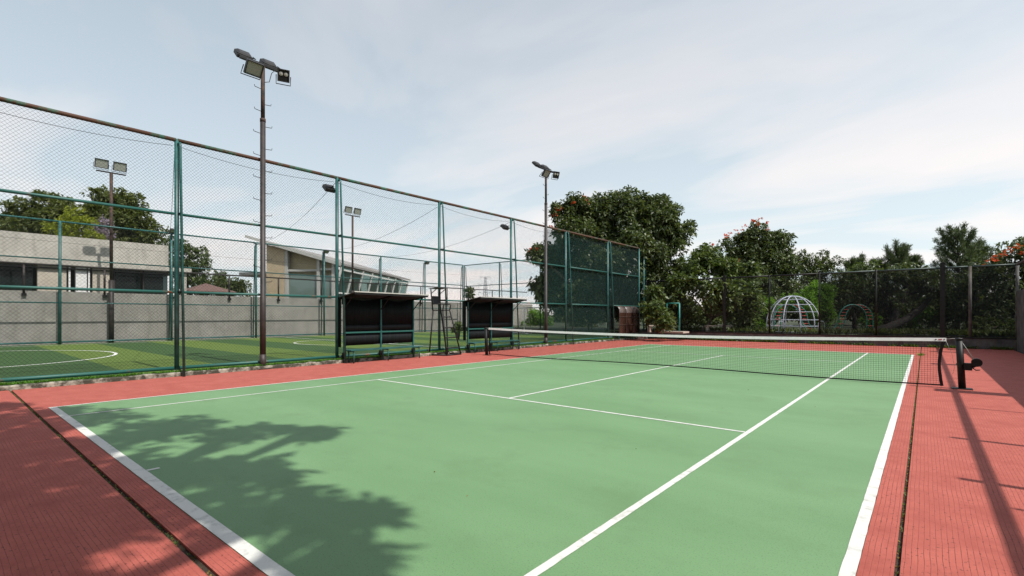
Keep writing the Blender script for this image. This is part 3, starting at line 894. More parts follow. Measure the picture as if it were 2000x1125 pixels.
def netpost(x, label, winder):
    t = thing('net_post', (x, ya, 0), label, 'post', 'posts holding the tennis net')
    MB().tube([(x, ya, 0.0), (x - 0.05, ya, 1.02)], [0.062, 0.058], 14).build('pole', M_BLACK, t)
    MB().tube([(x - 0.05, ya, 1.02), (x - 0.05, ya, 1.065)], 0.063, 14).build('cap', M_BLACK, t)
    if winder:
        MB().box((x - 0.17, ya - 0.13, 0.003), (x + 0.16, ya + 0.13, 0.02)).build('base_plate', M_BLACK, t)
        w = MB().box((x + 0.02, ya - 0.07, 0.40), (x + 0.15, ya + 0.05, 0.55)).tube([(x + 0.10, ya - 0.02, 0.46), (x + 0.24, ya - 0.02, 0.56)], 0.05, 10).build('winder', M_BLACK, t)
        MB().tube([(x + 0.22, ya - 0.10, 0.57), (x + 0.22, ya + 0.06, 0.57)], 0.085, 18).build('reel', M_BLACK, w)
        MB().tube([(x + 0.14, ya - 0.09, 0.47), (x + 0.20, ya - 0.16, 0.42), (x + 0.26, ya - 0.16, 0.43)], 0.012, 6).build('crank', M_BLACK, w)
        MB().tube([(x - 0.05, ya - 0.02, 1.07), (x + 0.17, ya - 0.03, 0.64)], 0.006, 5).build('cable', M_MULL, t)
        MB().tube([(x - 0.06, ya, 1.06), (x1 + 0.06, ya, 1.04)], 0.005, 5).build('cable', M_MULL, t)
        MB().tube([(x1 + 0.06, ya - 0.01, 1.01), (x - 0.16, ya - 0.02, 0.72), (x - 0.12, ya - 0.03, 0.45), (x - 0.15, ya - 0.03, 0.31)], 0.004, 4).build('loose_cord', M_MULL, t)
        MB().tube([(x - 0.10, ya, 0.52), (x - 0.04, ya, 0.52)], 0.012, 6).build('hook', M_BLACK, t)
    else:
        MB().box((x - 0.13, ya - 0.1, 0.003), (x + 0.16, ya + 0.1, 0.016)).build('base_plate', M_RUSTY, t)
        MB().tube([(x + 0.01, ya, 1.05), (x0 - 0.02, ya, 1.05)], 0.006, 5).build('cable', M_MULL, t)


netpost(NXR, 'black net post with crank winder and reel at the right end', True)
netpost(NXL, 'dark net post at the left end beside the umpire chair', False)

# ------------------------------------------------------------------ floodlight masts
def lamp_head(parent, c, face, tilt, w=0.46, h=0.34, name='floodlight', led=False):
    """box lamp at c looking along face (horizontal unit vector), tilted down"""
    c = np.array(c, float); fx = np.array([*face, 0.0]); sd_ = np.array([-face[1], face[0], 0.0])
    n_ = fx * math.cos(tilt) - V(0, 0, 1) * math.sin(tilt); u_ = np.cross(n_, sd_); u_ = -u_ if u_[2] < 0 else u_

    def P(a, b2, d): return c + sd_ * a + u_ * b2 + n_ * d
    W, H = w / 2, h / 2
    m = MB()
    fr = [P(-W, -H, 0.10), P(W, -H, 0.10), P(W, H, 0.10), P(-W, H, 0.10)]
    bk = [P(-W * .7, -H * .6, -0.035), P(W * .7, -H * .6, -0.035), P(W * .7, H * .6, -0.035), P(-W * .7, H * .6, -0.035)]
    md = [P(-W, -H, 0.03), P(W, -H, 0.03), P(W, H, 0.03), P(-W, H, 0.03)]
    m.add(fr + md + bk, [(0, 1, 5, 4), (1, 2, 6, 5), (2, 3, 7, 6), (3, 0, 4, 7), (4, 5, 9, 8), (5, 6, 10, 9), (6, 7, 11, 10), (7, 4, 8, 11), (8, 9, 10, 11)])
    body = m.build(name, M_LAMPBODY, parent)
    fm = MB()
    e = 0.03
    for a0, a1, b0, b1 in ((-W, W, -H, -H + e), (-W, W, H - e, H), (-W, -W + e, -H + e, H - e), (W - e, W, -H + e, H - e)):
        vs = [P(x, y, d) for d in (0.095, 0.125) for x, y in ((a0, b0), (a1, b0), (a1, b1), (a0, b1))]
        fm.add(vs, [(0, 3, 2, 1), (4, 5, 6, 7), (0, 1, 5, 4), (1, 2, 6, 5), (2, 3, 7, 6), (3, 0, 4, 7)])
    fm.build('rim', M_LAMPBODY, body)
    if led:
        vs = [P(x, y, 0.10) for x, y in ((-W + e, -H + e), (W - e, -H + e), (W - e, H - e), (-W + e, H - e))]
        MB().add(vs, [(0, 1, 2, 3)]).build('face_plate', M_BLACK, body)
        for s_ in (-1, 1):
            ring = [P(s_ * W * .42 + 0.055 * math.cos(t), H * .25 + 0.055 * math.sin(t), 0.108) for t in np.linspace(0, 2 * math.pi, 13)[:-1]]
            MB().add(ring + [P(s_ * W * .42, H * .25, 0.118)], [(i, (i + 1) % 12, 12) for i in range(12)]).build('lens', M_REFL, body)
    else:
        vs = [P(-W * .8, -H * .8, 0.0), P(W * .8, -H * .8, 0.0), P(W * .8, H * .8, 0.0), P(-W * .8, H * .8, 0.0)] + [P(-W + e, -H + e, 0.085), P(W - e, -H + e, 0.085), P(W - e, H - e, 0.085), P(-W + e, H - e, 0.085)]
        MB().add(vs, [(0, 1, 2, 3), (0, 4, 5, 1), (1, 5, 6, 2), (2, 6, 7, 3), (3, 7, 4, 0)]).build('reflector', M_REFL, body)
        vs = [P(-W + e, -H + e, 0.1), P(W - e, -H + e, 0.1), P(W - e, H - e, 0.1), P(-W + e, H - e, 0.1)]
        MB().add(vs, [(0, 1, 2, 3)]).build('glass', M_LAMPGLASS, body)
    # U bracket
    MB().tube([P(-W - 0.03, 0, 0.02), P(-W - 0.03, -H - 0.07, -0.02), P(W + 0.03, -H - 0.07, -0.02), P(W + 0.03, 0, 0.02)], 0.014, 5).build('bracket', M_BLACK, body)
    return body


def four_mast(y, zt, label):
    x = FX + 0.16
    t = thing('floodlight_mast', (x, y, 0), label, 'floodlight', 'floodlight masts beside the tennis court')
    MB().tube([(x, y, 0.0), (x, y, 0.42)], 0.088, 14).build('base_sleeve', M_BROWN, t)
    MB().box((x - 0.17, y - 0.17, 0.0), (x + 0.17, y + 0.17, 0.03)).build('base_plate', M_RUSTY, t)
    MB().tube([(x, y, 0.42), (x, y, 2.05), (x, y, 2.06), (x, y, 7.15)], [0.08, 0.08, 0.073, 0.073], 14).build('lower_pole', M_BROWN, t)
    MB().tube([(x, y, 7.15), (x, y, zt)], 0.056, 12).build('upper_pole', M_RUSTY, t)
    MB().tube([(x, y, 7.10), (x, y, 7.2)], 0.078, 12).build('collar', M_RUSTY, t)
    z = 2.5; s = 1
    while z < zt - 0.6:
        rr = 0.08 if z < 7.1 else 0.054
        MB().tube([(x, y + s * rr, z), (x, y + s * (rr + 0.17), z + 0.02), (x, y + s * (rr + 0.18), z + 0.07)], 0.009, 5).build('climbing_rung', M_BLACK, t)
        z += 0.42 if s > 0 else 0.22; s = -s
    MB().bar((x, y - 0.62, zt + 0.02), (x, y + 0.62, zt + 0.02), 0.09, 0.07).build('crossbar', M_BLACK, t)
    lamp_head(t, (x - 0.22, y - 0.42, zt + 0.27), (-1, 0), rad(46), 0.42, 0.32)
    lamp_head(t, (x - 0.22, y + 0.28, zt + 0.27), (-1, 0), rad(46), 0.42, 0.32)
    lamp_head(t, (x + 0.22, y - 0.36, zt - 0.26), (1, 0), rad(38), 0.45, 0.38)
    lamp_head(t, (x + 0.24, y + 0.48, zt - 0.18), (0.92, -0.39), rad(22), 0.32, 0.34, led=True)
    MB().tube([(x, y + 0.06, zt - 0.45), (x + 0.05, y + 0.16, zt - 0.42), (x + 0.06, y + 0.22, zt - 0.15), (x + 0.1, y + 0.3, zt - 0.05)], 0.01, 5).build('lamp_cable', M_BLACK, t)


four_mast(-6.98, 8.72, 'tall brown mast with four floodlights standing nearest, left of the team shelters')
four_mast(6.81, 8.85, 'tall brown mast with four floodlights behind the far half of the court')


def twin_mast(y, zt, label):
    x = FX2 - 0.30
    t = thing('floodlight_mast', (x, y, FZ), label, 'floodlight', 'twin floodlight masts beyond the football field')
    MB().tube([(x, y, FZ - 0.1), (x, y, 3.4)], 0.12, 12).build('lower_pole', M_BROWN, t)
    MB().tube([(x, y, 3.4), (x, y, zt)], 0.075, 10).build('upper_pole', M_RUSTY, t)
    MB().bar((x, y - 0.62, zt + 0.03), (x, y + 0.62, zt + 0.03), 0.08, 0.06).build('crossbar', M_BLACK, t)
    lamp_head(t, (x + 0.05, y - 0.42, zt + 0.42), (1, 0.0), rad(18), 0.56, 0.46)
    lamp_head(t, (x + 0.05, y + 0.34, zt + 0.42), (1, 0.0), rad(18), 0.56, 0.46)
    for k in range(5):
        z = 2.2 + k * 0.55; s = 1 if k % 2 else -1
        MB().tube([(x, y + s * 0.11, z), (x, y + s * 0.30, z + 0.02), (x, y + s * 0.31, z + 0.06)], 0.01, 5).build('climbing_rung', M_BLACK, t)


twin_mast(-6.94, 9.05, 'brown mast with two square floodlights before the flat-roofed building')
twin_mast(7.37, 9.0, 'brown mast with two floodlights before the glass-fronted building')

for i, (x, y, z, fc, lab) in enumerate(((FX - 0.28, -4.66, 5.78, (-1, 0), 'small floodlight hanging from the fence post by the first shelter'),
                                      (FX - 0.28, 4.2, 5.72, (-1, 0), 'small floodlight on the fence post by the second shelter'),
                                      (FX2 + 0.25, -4.31, 6.35, (1, 0), 'small floodlight on the fence post by the flat-roofed building'),
                                      (FX2 + 0.25, 4.92, 6.1, (1, 0), 'small floodlight on the fence post before the tan wall'),
                                      (FX2 + 0.25, 14.11, 6.05, (1, 0), 'small floodlight on the fence post left of the umpire chair'))):
    t = thing('floodlight', (x, y, z), lab, 'floodlight', 'small floodlights fixed to fence posts')
    lamp_head(t, (x, y, z), fc, rad(50), 0.34, 0.28, name='housing')
    MB().tube([(x, y, z - 0.05), (x - fc[0] * 0.24, y, z - 0.02)], 0.02, 6).build('arm', M_BLACK, t)

# ------------------------------------------------------------------ team shelters and benches
def shelter(y0, ym, y1, label):
    xb = -8.72
    t = thing('team_shelter', (xb, ym, 0), label, 'shelter', 'black team shelters against the green fence')
    for y in (y0, ym, y1):
        MB().box((xb - 0.025, y - 0.025, 0.02), (xb + 0.025, y + 0.025, 2.1)).build('upright', M_GREEN, t)
    zm = 0.97
    for a, b2 in ((y0 + 0.027, ym - 0.027), (ym + 0.027, y1 - 0.027)):
        MB().box((xb - 0.02, a, zm - 0.025), (xb + 0.022, b2, zm + 0.025)).build('rail', M_GREENRUST, t)
        # sheet in three strips, wavy upper edge on the top strip, fine vertical ribs
        for (z0, z1, mm, dx_) in ((0.54, 0.945, M_STRIP, 0.0), (0.995, 1.24, M_STRIP, 0.0), (1.225, 2.06, M_BLACKPANEL, 0.012)):
            m = MB(); kk = 46
            ys = np.linspace(a - 0.02, b2 + 0.02, kk)
            vs = []
            for y in ys:
                jj = 0.004 * math.sin(y * 75)
                wav = 0.03 * math.sin((y - a) * 5.2 + 1) if z1 > 1.9 else 0
                for dd in (0.0, 0.006):
                    vs.append((xb - 0.045 + dx_ + jj + dd, y, z0)); vs.append((xb - 0.045 + dx_ + jj * 0.6 + dd + (0.03 * abs(math.sin((y - a) * 3)) if z1 > 1.9 else 0), y, z1 + wav))
            fs = []
            for i in range(kk - 1):
                p = i * 4; q = p + 4
                fs += [(p, q, q + 1, p + 1), (p + 2, p + 3, q + 3, q + 2), (p + 1, q + 1, q + 3, p + 3), (p, p + 2, q + 2, q)]
            m.add(vs, fs, True).build('panel', mm, t)
    # upper band behind the roof and side cheek
    MB().box((xb - 0.10, y0 - 0.03, 1.90), (xb - 0.07, y1 + 0.03, 2.16)).build('fascia', M_BLACK, t)
    MB().box((xb - 0.17, y0 - 0.12, 0.5), (xb - 0.03, y0 - 0.085, 2.1)).build('side_panel', M_BLACKPANEL, t)
    # roof: ribbed sheet rising towards the court
    xa, xf = -8.98, -7.86; za, zf = 2.11, 2.285
    m = MB(); kk = 60
    ys = np.linspace(y0 - 0.16, y1 + 0.02, kk)
    vs = []
    for y in ys:
        jj = 0.012 * math.sin(y * 62)
        vs += [(xa, y, za + jj), (xf, y, zf + jj - 0.02 * (y - y0) / 3), (xa, y, za + jj - 0.012), (xf, y, zf + jj - 0.012 - 0.02 * (y - y0) / 3)]
    fs = []
    for i in range(kk - 1):
        p = i * 4; q = p + 4
        fs += [(p, p + 1, q + 1, q), (p + 2, q + 2, q + 3, p + 3), (p + 1, p + 3, q + 3, q + 1), (p, q, q + 2, p + 2)]
    e = (kk - 1) * 4
    fs += [(0, 2, 3, 1), (e, e + 1, e + 3, e + 2)]
    m.add(vs, fs).build('roof', M_ROOFSH, t)
    MB().bar((xf - 0.03, y0 - 0.14, zf - 0.05), (xf - 0.03, y1, zf - 0.07), 0.035, 0.05).build('roof_edge', M_BLACK, t)
    MB().bar((xf + 0.006, y0 - 0.16, zf + 0.006), (xf + 0.006, y1 + 0.02, zf - 0.016), 0.012, 0.034).build('roof_lit_edge', M_MULL, t)  # pale strip stands for the sunlit edge of the roof sheet
    for y in (y0, ym, y1):
        MB().bar((xa + 0.1, y, za - 0.02), (xf - 0.05, y, zf - 0.055), 0.04, 0.04).build('rafter', M_BLACK, t)
        MB().bar((xb + 0.02, y, 1.75), (xf - 0.35, y, zf - 0.12), 0.025, 0.025).build('strut', M_BLACK, t)
        MB().box((xb - 0.05, y - 0.05, 0.0), (xb + 0.05, y + 0.05, 0.32)).build('foot', M_BLACK, t)


shelter(-4.41, -2.99, -1.57, 'black-sheeted team shelter left of the umpire chair')
shelter(1.29, 2.71, 4.17, 'black-sheeted team shelter right of the umpire chair')


def bench(y0, y1, label):
    x = -8.33; z = 0.42
    t = thing('bench', (x, (y0 + y1) / 2, 0), label, 'bench', 'green benches in the team shelters')
    for k in range(4):
        xx = x - 0.165 + k * 0.11
        MB().box((xx - 0.045, y0, z - 0.018), (xx + 0.045, y1, z + 0.012)).build('slat', M_GREEN, t)
    for y in (y0 + 0.13, (y0 + y1) / 2, y1 - 0.1):
        MB().tube([(x + 0.15, y, 0.0), (x + 0.15, y, z - 0.06), (x + 0.11, y, z - 0.04), (x - 0.2, y, z - 0.04)], 0.024, 8).build('leg', M_GREENRUST, t)
        MB().tube([(x - 0.18, y + 0.02, 0.02), (x - 0.18, y + 0.02, z - 0.05)], 0.024, 8).build('leg', M_GREENRUST, t)


bench(-4.52, -1.62, 'long green slatted bench in the shelter left of the umpire chair')
bench(1.02, 4.02, 'long green slatted bench in the shelter right of the umpire chair')

# third shelter with curved brown sheet
t = thing('team_shelter', (-8.5, 15.3, 0), 'brown curved-roof shelter at the far end of the green fence', 'shelter')
y0, y1 = 13.9, 16.6
arc = [(-8.42, 0.42), (-8.40, 1.1), (-8.40, 1.7), (-8.43, 1.92), (-8.52, 2.05), (-8.66, 2.11), (-9.15, 2.12)]
for i in range(3):
    ya_, yb_ = y0 + 0.9 * i + 0.01, y0 + 0.9 * (i + 1) - 0.01
    for seg_, mm in ((arc[:3], M_POLYC), (arc[2:], mat('grey_brown_sheet', (0.075, 0.055, 0.05), 0.4, 0.3, 6, c2=(0.14, 0.11, 0.10)))):  # the curved top gets a greyer, opaque brown
        vs = []
        for (x, z) in seg_: vs += [(x, ya_, z), (x, yb_, z), (x - 0.01, ya_, z - 0.006), (x - 0.01, yb_, z - 0.006)]
        fs = []
        for q in range(len(seg_) - 1):
            p = q * 4
            fs += [(p, p + 1, p + 5, p + 4), (p + 2, p + 6, p + 7, p + 3), (p, p + 4, p + 6, p + 2), (p + 1, p + 3, p + 7, p + 5)]
        MB().add(vs, fs, True).build('panel', mm, t)
for i in range(4):
    y = y0 + 0.9 * i
    MB().tube([(x + 0.015, y, z + 0.01) for x, z in arc], 0.018, 6).build('hoop', M_RUSTY, t)
    MB().tube([(-8.42, y, 0.0), (-8.42, y, 0.42)], 0.022, 6).build('leg', M_GREEN, t)
for z in (0.42, 0.95, 1.45):
    MB().tube([(-8.385, y0, z), (-8.385, y1, z)], 0.014, 6).build('rail', M_RUSTY, t)
MB().box((-9.1, y0 + 0.1, 0.40), (-8.6, y1 - 0.1, 0.45)).build('seat', M_BLACK, t)
tag(MB().box((-8.42, 16.45, 0.0), (-8.05, 17.1, 0.22)).box((-8.40, 16.5, 0.222), (-8.1, 17.05, 0.26)).build('concrete_block', M_PINKCON), 'pale concrete block beside the brown curved-roof shelter', 'block')

# ------------------------------------------------------------------ umpire chair
t = thing('umpire_chair', (-8.4, -0.25, 0), 'tall black steel umpire chair with ladder and canopy between the shelters', 'chair')
A, B, Cc, D = V(-8.08, -0.50, 0), V(-8.12, 0.30, 0), V(-8.72, -0.80, 0), V(-8.74, 0.12, 0)
zs_ = 1.72
a, b2, c3, d3 = V(-8.30, -0.48, zs_), V(-8.32, -0.10, zs_), V(-8.66, -0.66, zs_), V(-8.68, -0.24, zs_)
for lo, hi in ((A, a), (B, b2), (Cc, c3), (D, d3)):
    MB().tube([lo + V(0, 0, 0.02), hi], 0.029, 8).build('leg', M_BLACK, t)
for p, q in ((A, B), (A, Cc), (Cc, D), (D, B)):
    MB().tube([p + V(0, 0, 0.025), q + V(0, 0, 0.025)], 0.033, 8).build('base_rail', M_BLACK, t)
for f in (0.17, 0.40, 0.62, 0.86):
    MB().tube([A + (a - A) * f, B + (b2 - B) * f], 0.024, 8).build('rung', M_BLACK, t)
for f in (0.55,):
    MB().tube([Cc + (c3 - Cc) * f, D + (d3 - D) * f], 0.016, 6).build('stay', M_BLACK, t)
MB().add([a, b2, d3, c3] + [p + V(0, 0, 0.04) for p in (a, b2, d3, c3)], [(0, 3, 2, 1), (4, 5, 6, 7), (0, 1, 5, 4), (1, 2, 6, 5), (2, 3, 7, 6), (3, 0, 4, 7)]).build('seat', M_BLACK, t)
bk0, bk1 = c3 + V(-0.02, 0, 0.27), d3 + V(-0.02, 0, 0.27)
MB().add([bk0, bk1, bk1 + V(-0.05, 0, 0.30), bk0 + V(-0.05, 0, 0.30)] + [p + V(0.02, 0, 0) for p in (bk0, bk1, bk1 + V(-0.05, 0, 0.30), bk0 + V(-0.05, 0, 0.30))], [(0, 3, 2, 1), (4, 5, 6, 7), (0, 1, 5, 4), (1, 2, 6, 5), (2, 3, 7, 6), (3, 0, 4, 7)]).build('backrest', M_BLACK, t)
for p, q, r_ in ((c3, a, -1), (d3, b2, 1)):
    MB().tube([p, p + V(-0.03, 0, 0.26), p + (q - p) * 1.05 + V(0, 0, 0.26), q + (q - p) * 0.08 + V(0, 0, 0.2), q + V(0, 0, 0.03)], 0.024, 7).build('armrest', M_BLACK, t)
    MB().tube([p + V(-0.02, 0, 0.02), p + V(-0.10, r_ * 0.03, 0.86)], 0.024, 7).build('canopy_post', M_BLACK, t)
    MB().tube([p + V(-0.08, r_ * 0.02, 0.66), p + (q - p) * 0.45 + V(0, r_ * 0.03, 0.85)], 0.016, 6).build('canopy_stay', M_BLACK, t)
ca, cb_ = c3 + V(-0.14, -0.10, 0.86), d3 + V(-0.14, 0.12, 0.86)
cc_, cd_ = b2 + V(0.16, 0.15, 0.87), a + V(0.16, -0.07, 0.87)
cm, cn_ = (ca + cd_) / 2 + V(0, 0, 0.03), (cb_ + cc_) / 2 + V(0, 0, 0.03)
top = [ca, cb_, cn_, cc_, cd_, cm]
MB().add(top + [p - V(0, 0, 0.015) for p in top], [(0, 1, 2, 5), (5, 2, 3, 4), (6, 11, 8, 7), (11, 10, 9, 8), (0, 6, 7, 1), (1, 7, 8, 2), (2, 8, 9, 3), (3, 9, 10, 4), (4, 10, 11, 5), (5, 11, 6, 0)]).build('canopy', mat('faded_canopy', (0.06, 0.058, 0.062), 0.6, 0.2, 6), t)

# ------------------------------------------------------------------ railing on top of the tall wall, buildings behind
t = thing('terrace_railing', (-27.7, 0, 2.74), 'dark pipe railing bracketed to the top of the tall grey wall', 'railing')
xr = -27.46
MB().tube([(xr, -30, 4.05), (xr, 29, 4.05)], 0.045, 8).build('top_rail', M_BROWN, t)
for y in np.arange(-28.5, 29, 3.05):
    MB().tube([(xr, y, 2.55), (xr, y, 4.0)], 0.05, 8).build('post', M_BROWN, t)
    MB().box((xr - 0.04, y - 0.09, 2.5), (xr + 0.08, y + 0.09, 2.62)).build('bracket', M_BLACK, t)

bld = thing('flat_roofed_building', (-32, -18, 0), 'flat-roofed pale building with deep parapet behind the tall grey wall', 'building')
BYE = -2.4
MB().box((-30.35, -40, 4.50), (-30.0, BYE - 1.2, 5.85)).build('parapet', M_PARA, bld)
MB().box((-38, -40, 4.28), (-29.82, BYE, 4.498)).build('roof_slab', M_PARA, bld)
MB().box((-38, -40, 4.50), (-30.36, BYE - 1.25, 4.9)).build('roof', M_SHINGLE, bld)
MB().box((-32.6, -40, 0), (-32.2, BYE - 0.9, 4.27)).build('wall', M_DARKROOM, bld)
for (ya_, yb_, mm) in ((-9.45, -8.3, M_BEIGE), (-7.92, -7.45, M_WHITEP), (-7.2, -6.3, M_BEIGE)):
    MB().box((-30.5, ya_, 0), (-30.12, yb_, 4.27)).build('wall_panel', mm, bld)
for y in (-8.18, -7.36):
    MB().box((-30.35, y - 0.04, 0.0), (-30.08, y + 0.04, 4.27)).build('door_frame', M_WHITEP, bld)
for (ya_, yb_) in ((-13.2, -11.4), (-11.3, -9.55), (-6.2, -4.9), (-4.8, -3.5)):
    w_ = MB().box((-30.4, ya_ + 0.05, 2.3), (-30.36, yb_ - 0.05, 4.2)).build('window', M_GLASSD, bld)
    MB().box((-30.43, ya_ - 0.02, 2.2), (-30.32, ya_ + 0.04, 4.25)).box((-30.43, ya_ + 0.045, 2.2), (-30.32, yb_ - 0.02, 2.28)).build('frame', M_BROWN, w_)
for y in (-15.0, -2.75):
    MB().box((-30.32, y - 0.14, 0), (-30.04, y + 0.14, 4.27)).build('column', M_PARA, bld)
MB().box((-30.06, -40, 4.05), (-30.0, BYE - 0.5, 4.12)).build('gutter_pipe', M_BROWN, bld)

# glass-fronted building, turned against the court
bd = V(0.099, 1.0); bd /= np.linalg.norm(bd)
AX = FW * bd[1] + RT * bd[0]           # runs away along the sloped glass side
BXv = np.array([AX[1], -AX[0], 0.0])   # to the right along the front
O_ = CAM + FW * 45.0; O_[2] = 0.0


def G(b_, a_, z_): return O_ + BXv * b_ + AX * a_ + V(0, 0, 1) * z_


gb = thing('glass_fronted_building', G(-20, 5, 0), 'building with tan wall, slanted glass side and sloping grey roof behind the wall', 'building')


def hexa(pts): return MB().add(pts, [(0, 3, 2, 1), (4, 5, 6, 7), (0, 1, 5, 4), (1, 2, 6, 5), (2, 3, 7, 6), (3, 0, 4, 7)])


def gbox(b0, b1_, a0, a1, z0, z1): return hexa([G(b0, a0, z0), G(b1_, a0, z0), G(b1_, a1, z0), G(b0, a1, z0), G(b0, a0, z1), G(b1_, a0, z1), G(b1_, a1, z1), G(b0, a1, z1)])


def roofz(b_): return 8.75 - (b_ + 24.0) * 0.29
LB, RB = -23.8, -17.0
DP = 20.5
hexa([G(LB, 0, 0), G(-21.95, 0, 0), G(-21.95, 0.5, 0), G(LB, 0.5, 0), G(LB, 0, roofz(LB) - 0.32), G(-21.95, 0, roofz(-21.95) - 0.32), G(-21.95, 0.5, roofz(-21.95) - 0.32), G(LB, 0.5, roofz(LB) - 0.32)]).build('tan_wall', M_TAN, gb)
gbox(LB, LB + 0.3, 0.55, DP, 0, 7.3).build('side_wall', M_TAN, gb)
# front glazing
for b0, b1_ in ((-21.6, -18.7), (-18.45, -17.25)):
    hexa([G(b0, 0.2, 0), G(b1_, 0.2, 0), G(b1_, 0.25, 0), G(b0, 0.25, 0), G(b0, 0.2, 5.4), G(b1_, 0.2, 5.4), G(b1_, 0.25, 5.4), G(b0, 0.25, 5.4)]).build('pane', M_GLASSF, gb)
for b_ in (-21.78, -18.58, -17.1):
    gbox(b_ - 0.14, b_ + 0.14, -0.02, 0.32, 0, roofz(b_) - 0.32).build('column', M_MULL, gb)
gbox(-21.63, -18.73, 0.05, 0.3, 5.75, 5.95).build('transom', M_MULL, gb)
gbox(-18.43, -17.25, 0.05, 0.3, 5.85, 6.03).build('transom', M_MULL, gb)
gbox(-23.4, -17.6, 7.5, 7.8, 0, 6.4).build('inner_wall', M_TAN, gb)
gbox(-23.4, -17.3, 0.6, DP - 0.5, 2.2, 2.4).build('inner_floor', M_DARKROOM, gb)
hexa([G(-23.0, 0.7, 5.45), G(-17.0, 0.7, 5.35), G(-17.0, 0.8, 5.35), G(-23.0, 0.8, 5.45), G(-23.0, 0.7, roofz(-23.0) - 0.28), G(-17.0, 0.7, roofz(-17.0) - 0.28), G(-17.0, 0.8, roofz(-17.0) - 0.28), G(-23.0, 0.8, roofz(-23.0) - 0.28)]).build('soffit_panel', M_CEIL, gb)  # tan panel set forward to catch light, standing for the lit soffit
# roof slab with light fascia, overhanging on the left
rl, rr_ = -25.5, -16.2
hexa([G(rl, -0.7, roofz(rl) - 0.2), G(rr_, -0.3, roofz(rr_) - 0.2), G(rr_, DP + 0.8, roofz(rr_) - 0.2), G(-24.0, DP + 0.8, roofz(-24.0) - 0.2), G(rl, -0.7, roofz(rl)), G(rr_, -0.3, roofz(rr_)), G(rr_, DP + 0.8, roofz(rr_)), G(-24.0, DP + 0.8, roofz(-24.0))]).build('roof', M_SHINGLE, gb)
hexa([G(rl, -0.74, roofz(rl) - 0.24), G(rr_, -0.34, roofz(rr_) - 0.3), G(rr_, -0.30, roofz(rr_) - 0.3), G(rl, -0.7, roofz(rl) - 0.24), G(rl, -0.74, roofz(rl) + 0.03), G(rr_, -0.34, roofz(rr_) + 0.03), G(rr_, -0.30, roofz(rr_) + 0.03), G(rl, -0.7, roofz(rl) + 0.03)]).build('fascia', M_MULL, gb)
hexa([G(LB + 0.2, 0.6, roofz(LB) - 0.5), G(rr_ - 0.2, 0.6, roofz(rr_) - 0.42), G(rr_ - 0.2, DP, roofz(rr_) - 0.42), G(LB + 0.2, DP, roofz(LB) - 0.5), G(LB + 0.2, 0.6, roofz(LB) - 0.25), G(rr_ - 0.2, 0.6, roofz(rr_) - 0.25), G(rr_ - 0.2, DP, roofz(rr_) - 0.25), G(LB + 0.2, DP, roofz(LB) - 0.25)]).build('soffit', M_CEIL, gb)
# side canopy on the left
gbox(-27.3, LB - 0.02, 1.0, 5.0, 5.55, 5.8).build('canopy', M_MULL, gb)
gbox(-24.9, LB - 0.03, 1.2, 1.3, 0, 5.54).build('pane', M_GLASS, gb)
# slanted glass side, leaning outwards
zt_ = roofz(rr_) - 0.32
nb = 8
bt, bb_ = -16.3, -17.35
for i in range(nb):
    a0 = 0.1 + i * DP / nb; a1 = a0 + DP / nb
    p = gb and MB().add([G(bb_, a0 + 0.08, 2.2), G(bb_, a1 - 0.08, 2.2), G(bt, a1 - 0.08, zt_), G(bt, a0 + 0.08, zt_), G(bb_ - 0.03, a0 + 0.08, 2.2), G(bb_ - 0.03, a1 - 0.08, 2.2), G(bt - 0.03, a1 - 0.08, zt_), G(bt - 0.03, a0 + 0.08, zt_)], [(0, 1, 2, 3), (7, 6, 5, 4), (0, 4, 5, 1), (2, 6, 7, 3)]).build('pane', M_GLASS, gb)
for i in range(nb + 1):
    a0 = 0.1 + i * DP / nb
    MB().bar(G(bb_ + 0.01, a0, 2.0), G(bt + 0.01, a0, zt_ + 0.02), 0.18, 0.16, AX).build('mullion', M_FRAME, gb)
for f in (0.06, 0.38, 0.93):
    bz = bb_ + (bt - bb_) * f; z = 2.2 + (zt_ - 2.2) * f
    MB().bar(G(bz + 0.03, 0.1, z), G(bz + 0.03, DP + 0.1, z), 0.11, 0.14).build('glazing_bar', M_FRAME, gb)
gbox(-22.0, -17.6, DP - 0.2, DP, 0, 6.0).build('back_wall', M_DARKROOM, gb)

# little pavilion roof between the buildings
pc = at(402, 570, 41)
pv = thing('pavilion', (pc[0], pc[1], 0), 'small pavilion with brown hipped roof beside the flat-roofed building', 'pavilion')
w_ = 1.75
z0_ = pc[2]
MB().add([(pc[0] - w_, pc[1] - w_, z0_), (pc[0] + w_, pc[1] - w_, z0_), (pc[0] + w_, pc[1] + w_, z0_), (pc[0] - w_, pc[1] + w_, z0_), (pc[0], pc[1], z0_ + 0.72), (pc[0] - w_, pc[1] - w_, z0_ - 0.08), (pc[0] + w_, pc[1] - w_, z0_ - 0.08), (pc[0] + w_, pc[1] + w_, z0_ - 0.08), (pc[0] - w_, pc[1] + w_, z0_ - 0.08)],
         [(0, 1, 4), (1, 2, 4), (2, 3, 4), (3, 0, 4), (5, 8, 7, 6), (0, 5, 6, 1), (1, 6, 7, 2), (2, 7, 8, 3), (3, 8, 5, 0)]).build('roof', M_TILEROOF, pv)
for sx_, sy_ in ((-1, -1), (1, -1), (1, 1), (-1, 1)):
    MB().tube([(pc[0] + sx_ * 1.45, pc[1] + sy_ * 1.45, 0), (pc[0] + sx_ * 1.45, pc[1] + sy_ * 1.45, z0_ - 0.08)], 0.07, 8).build('post', M_BROWN, pv)

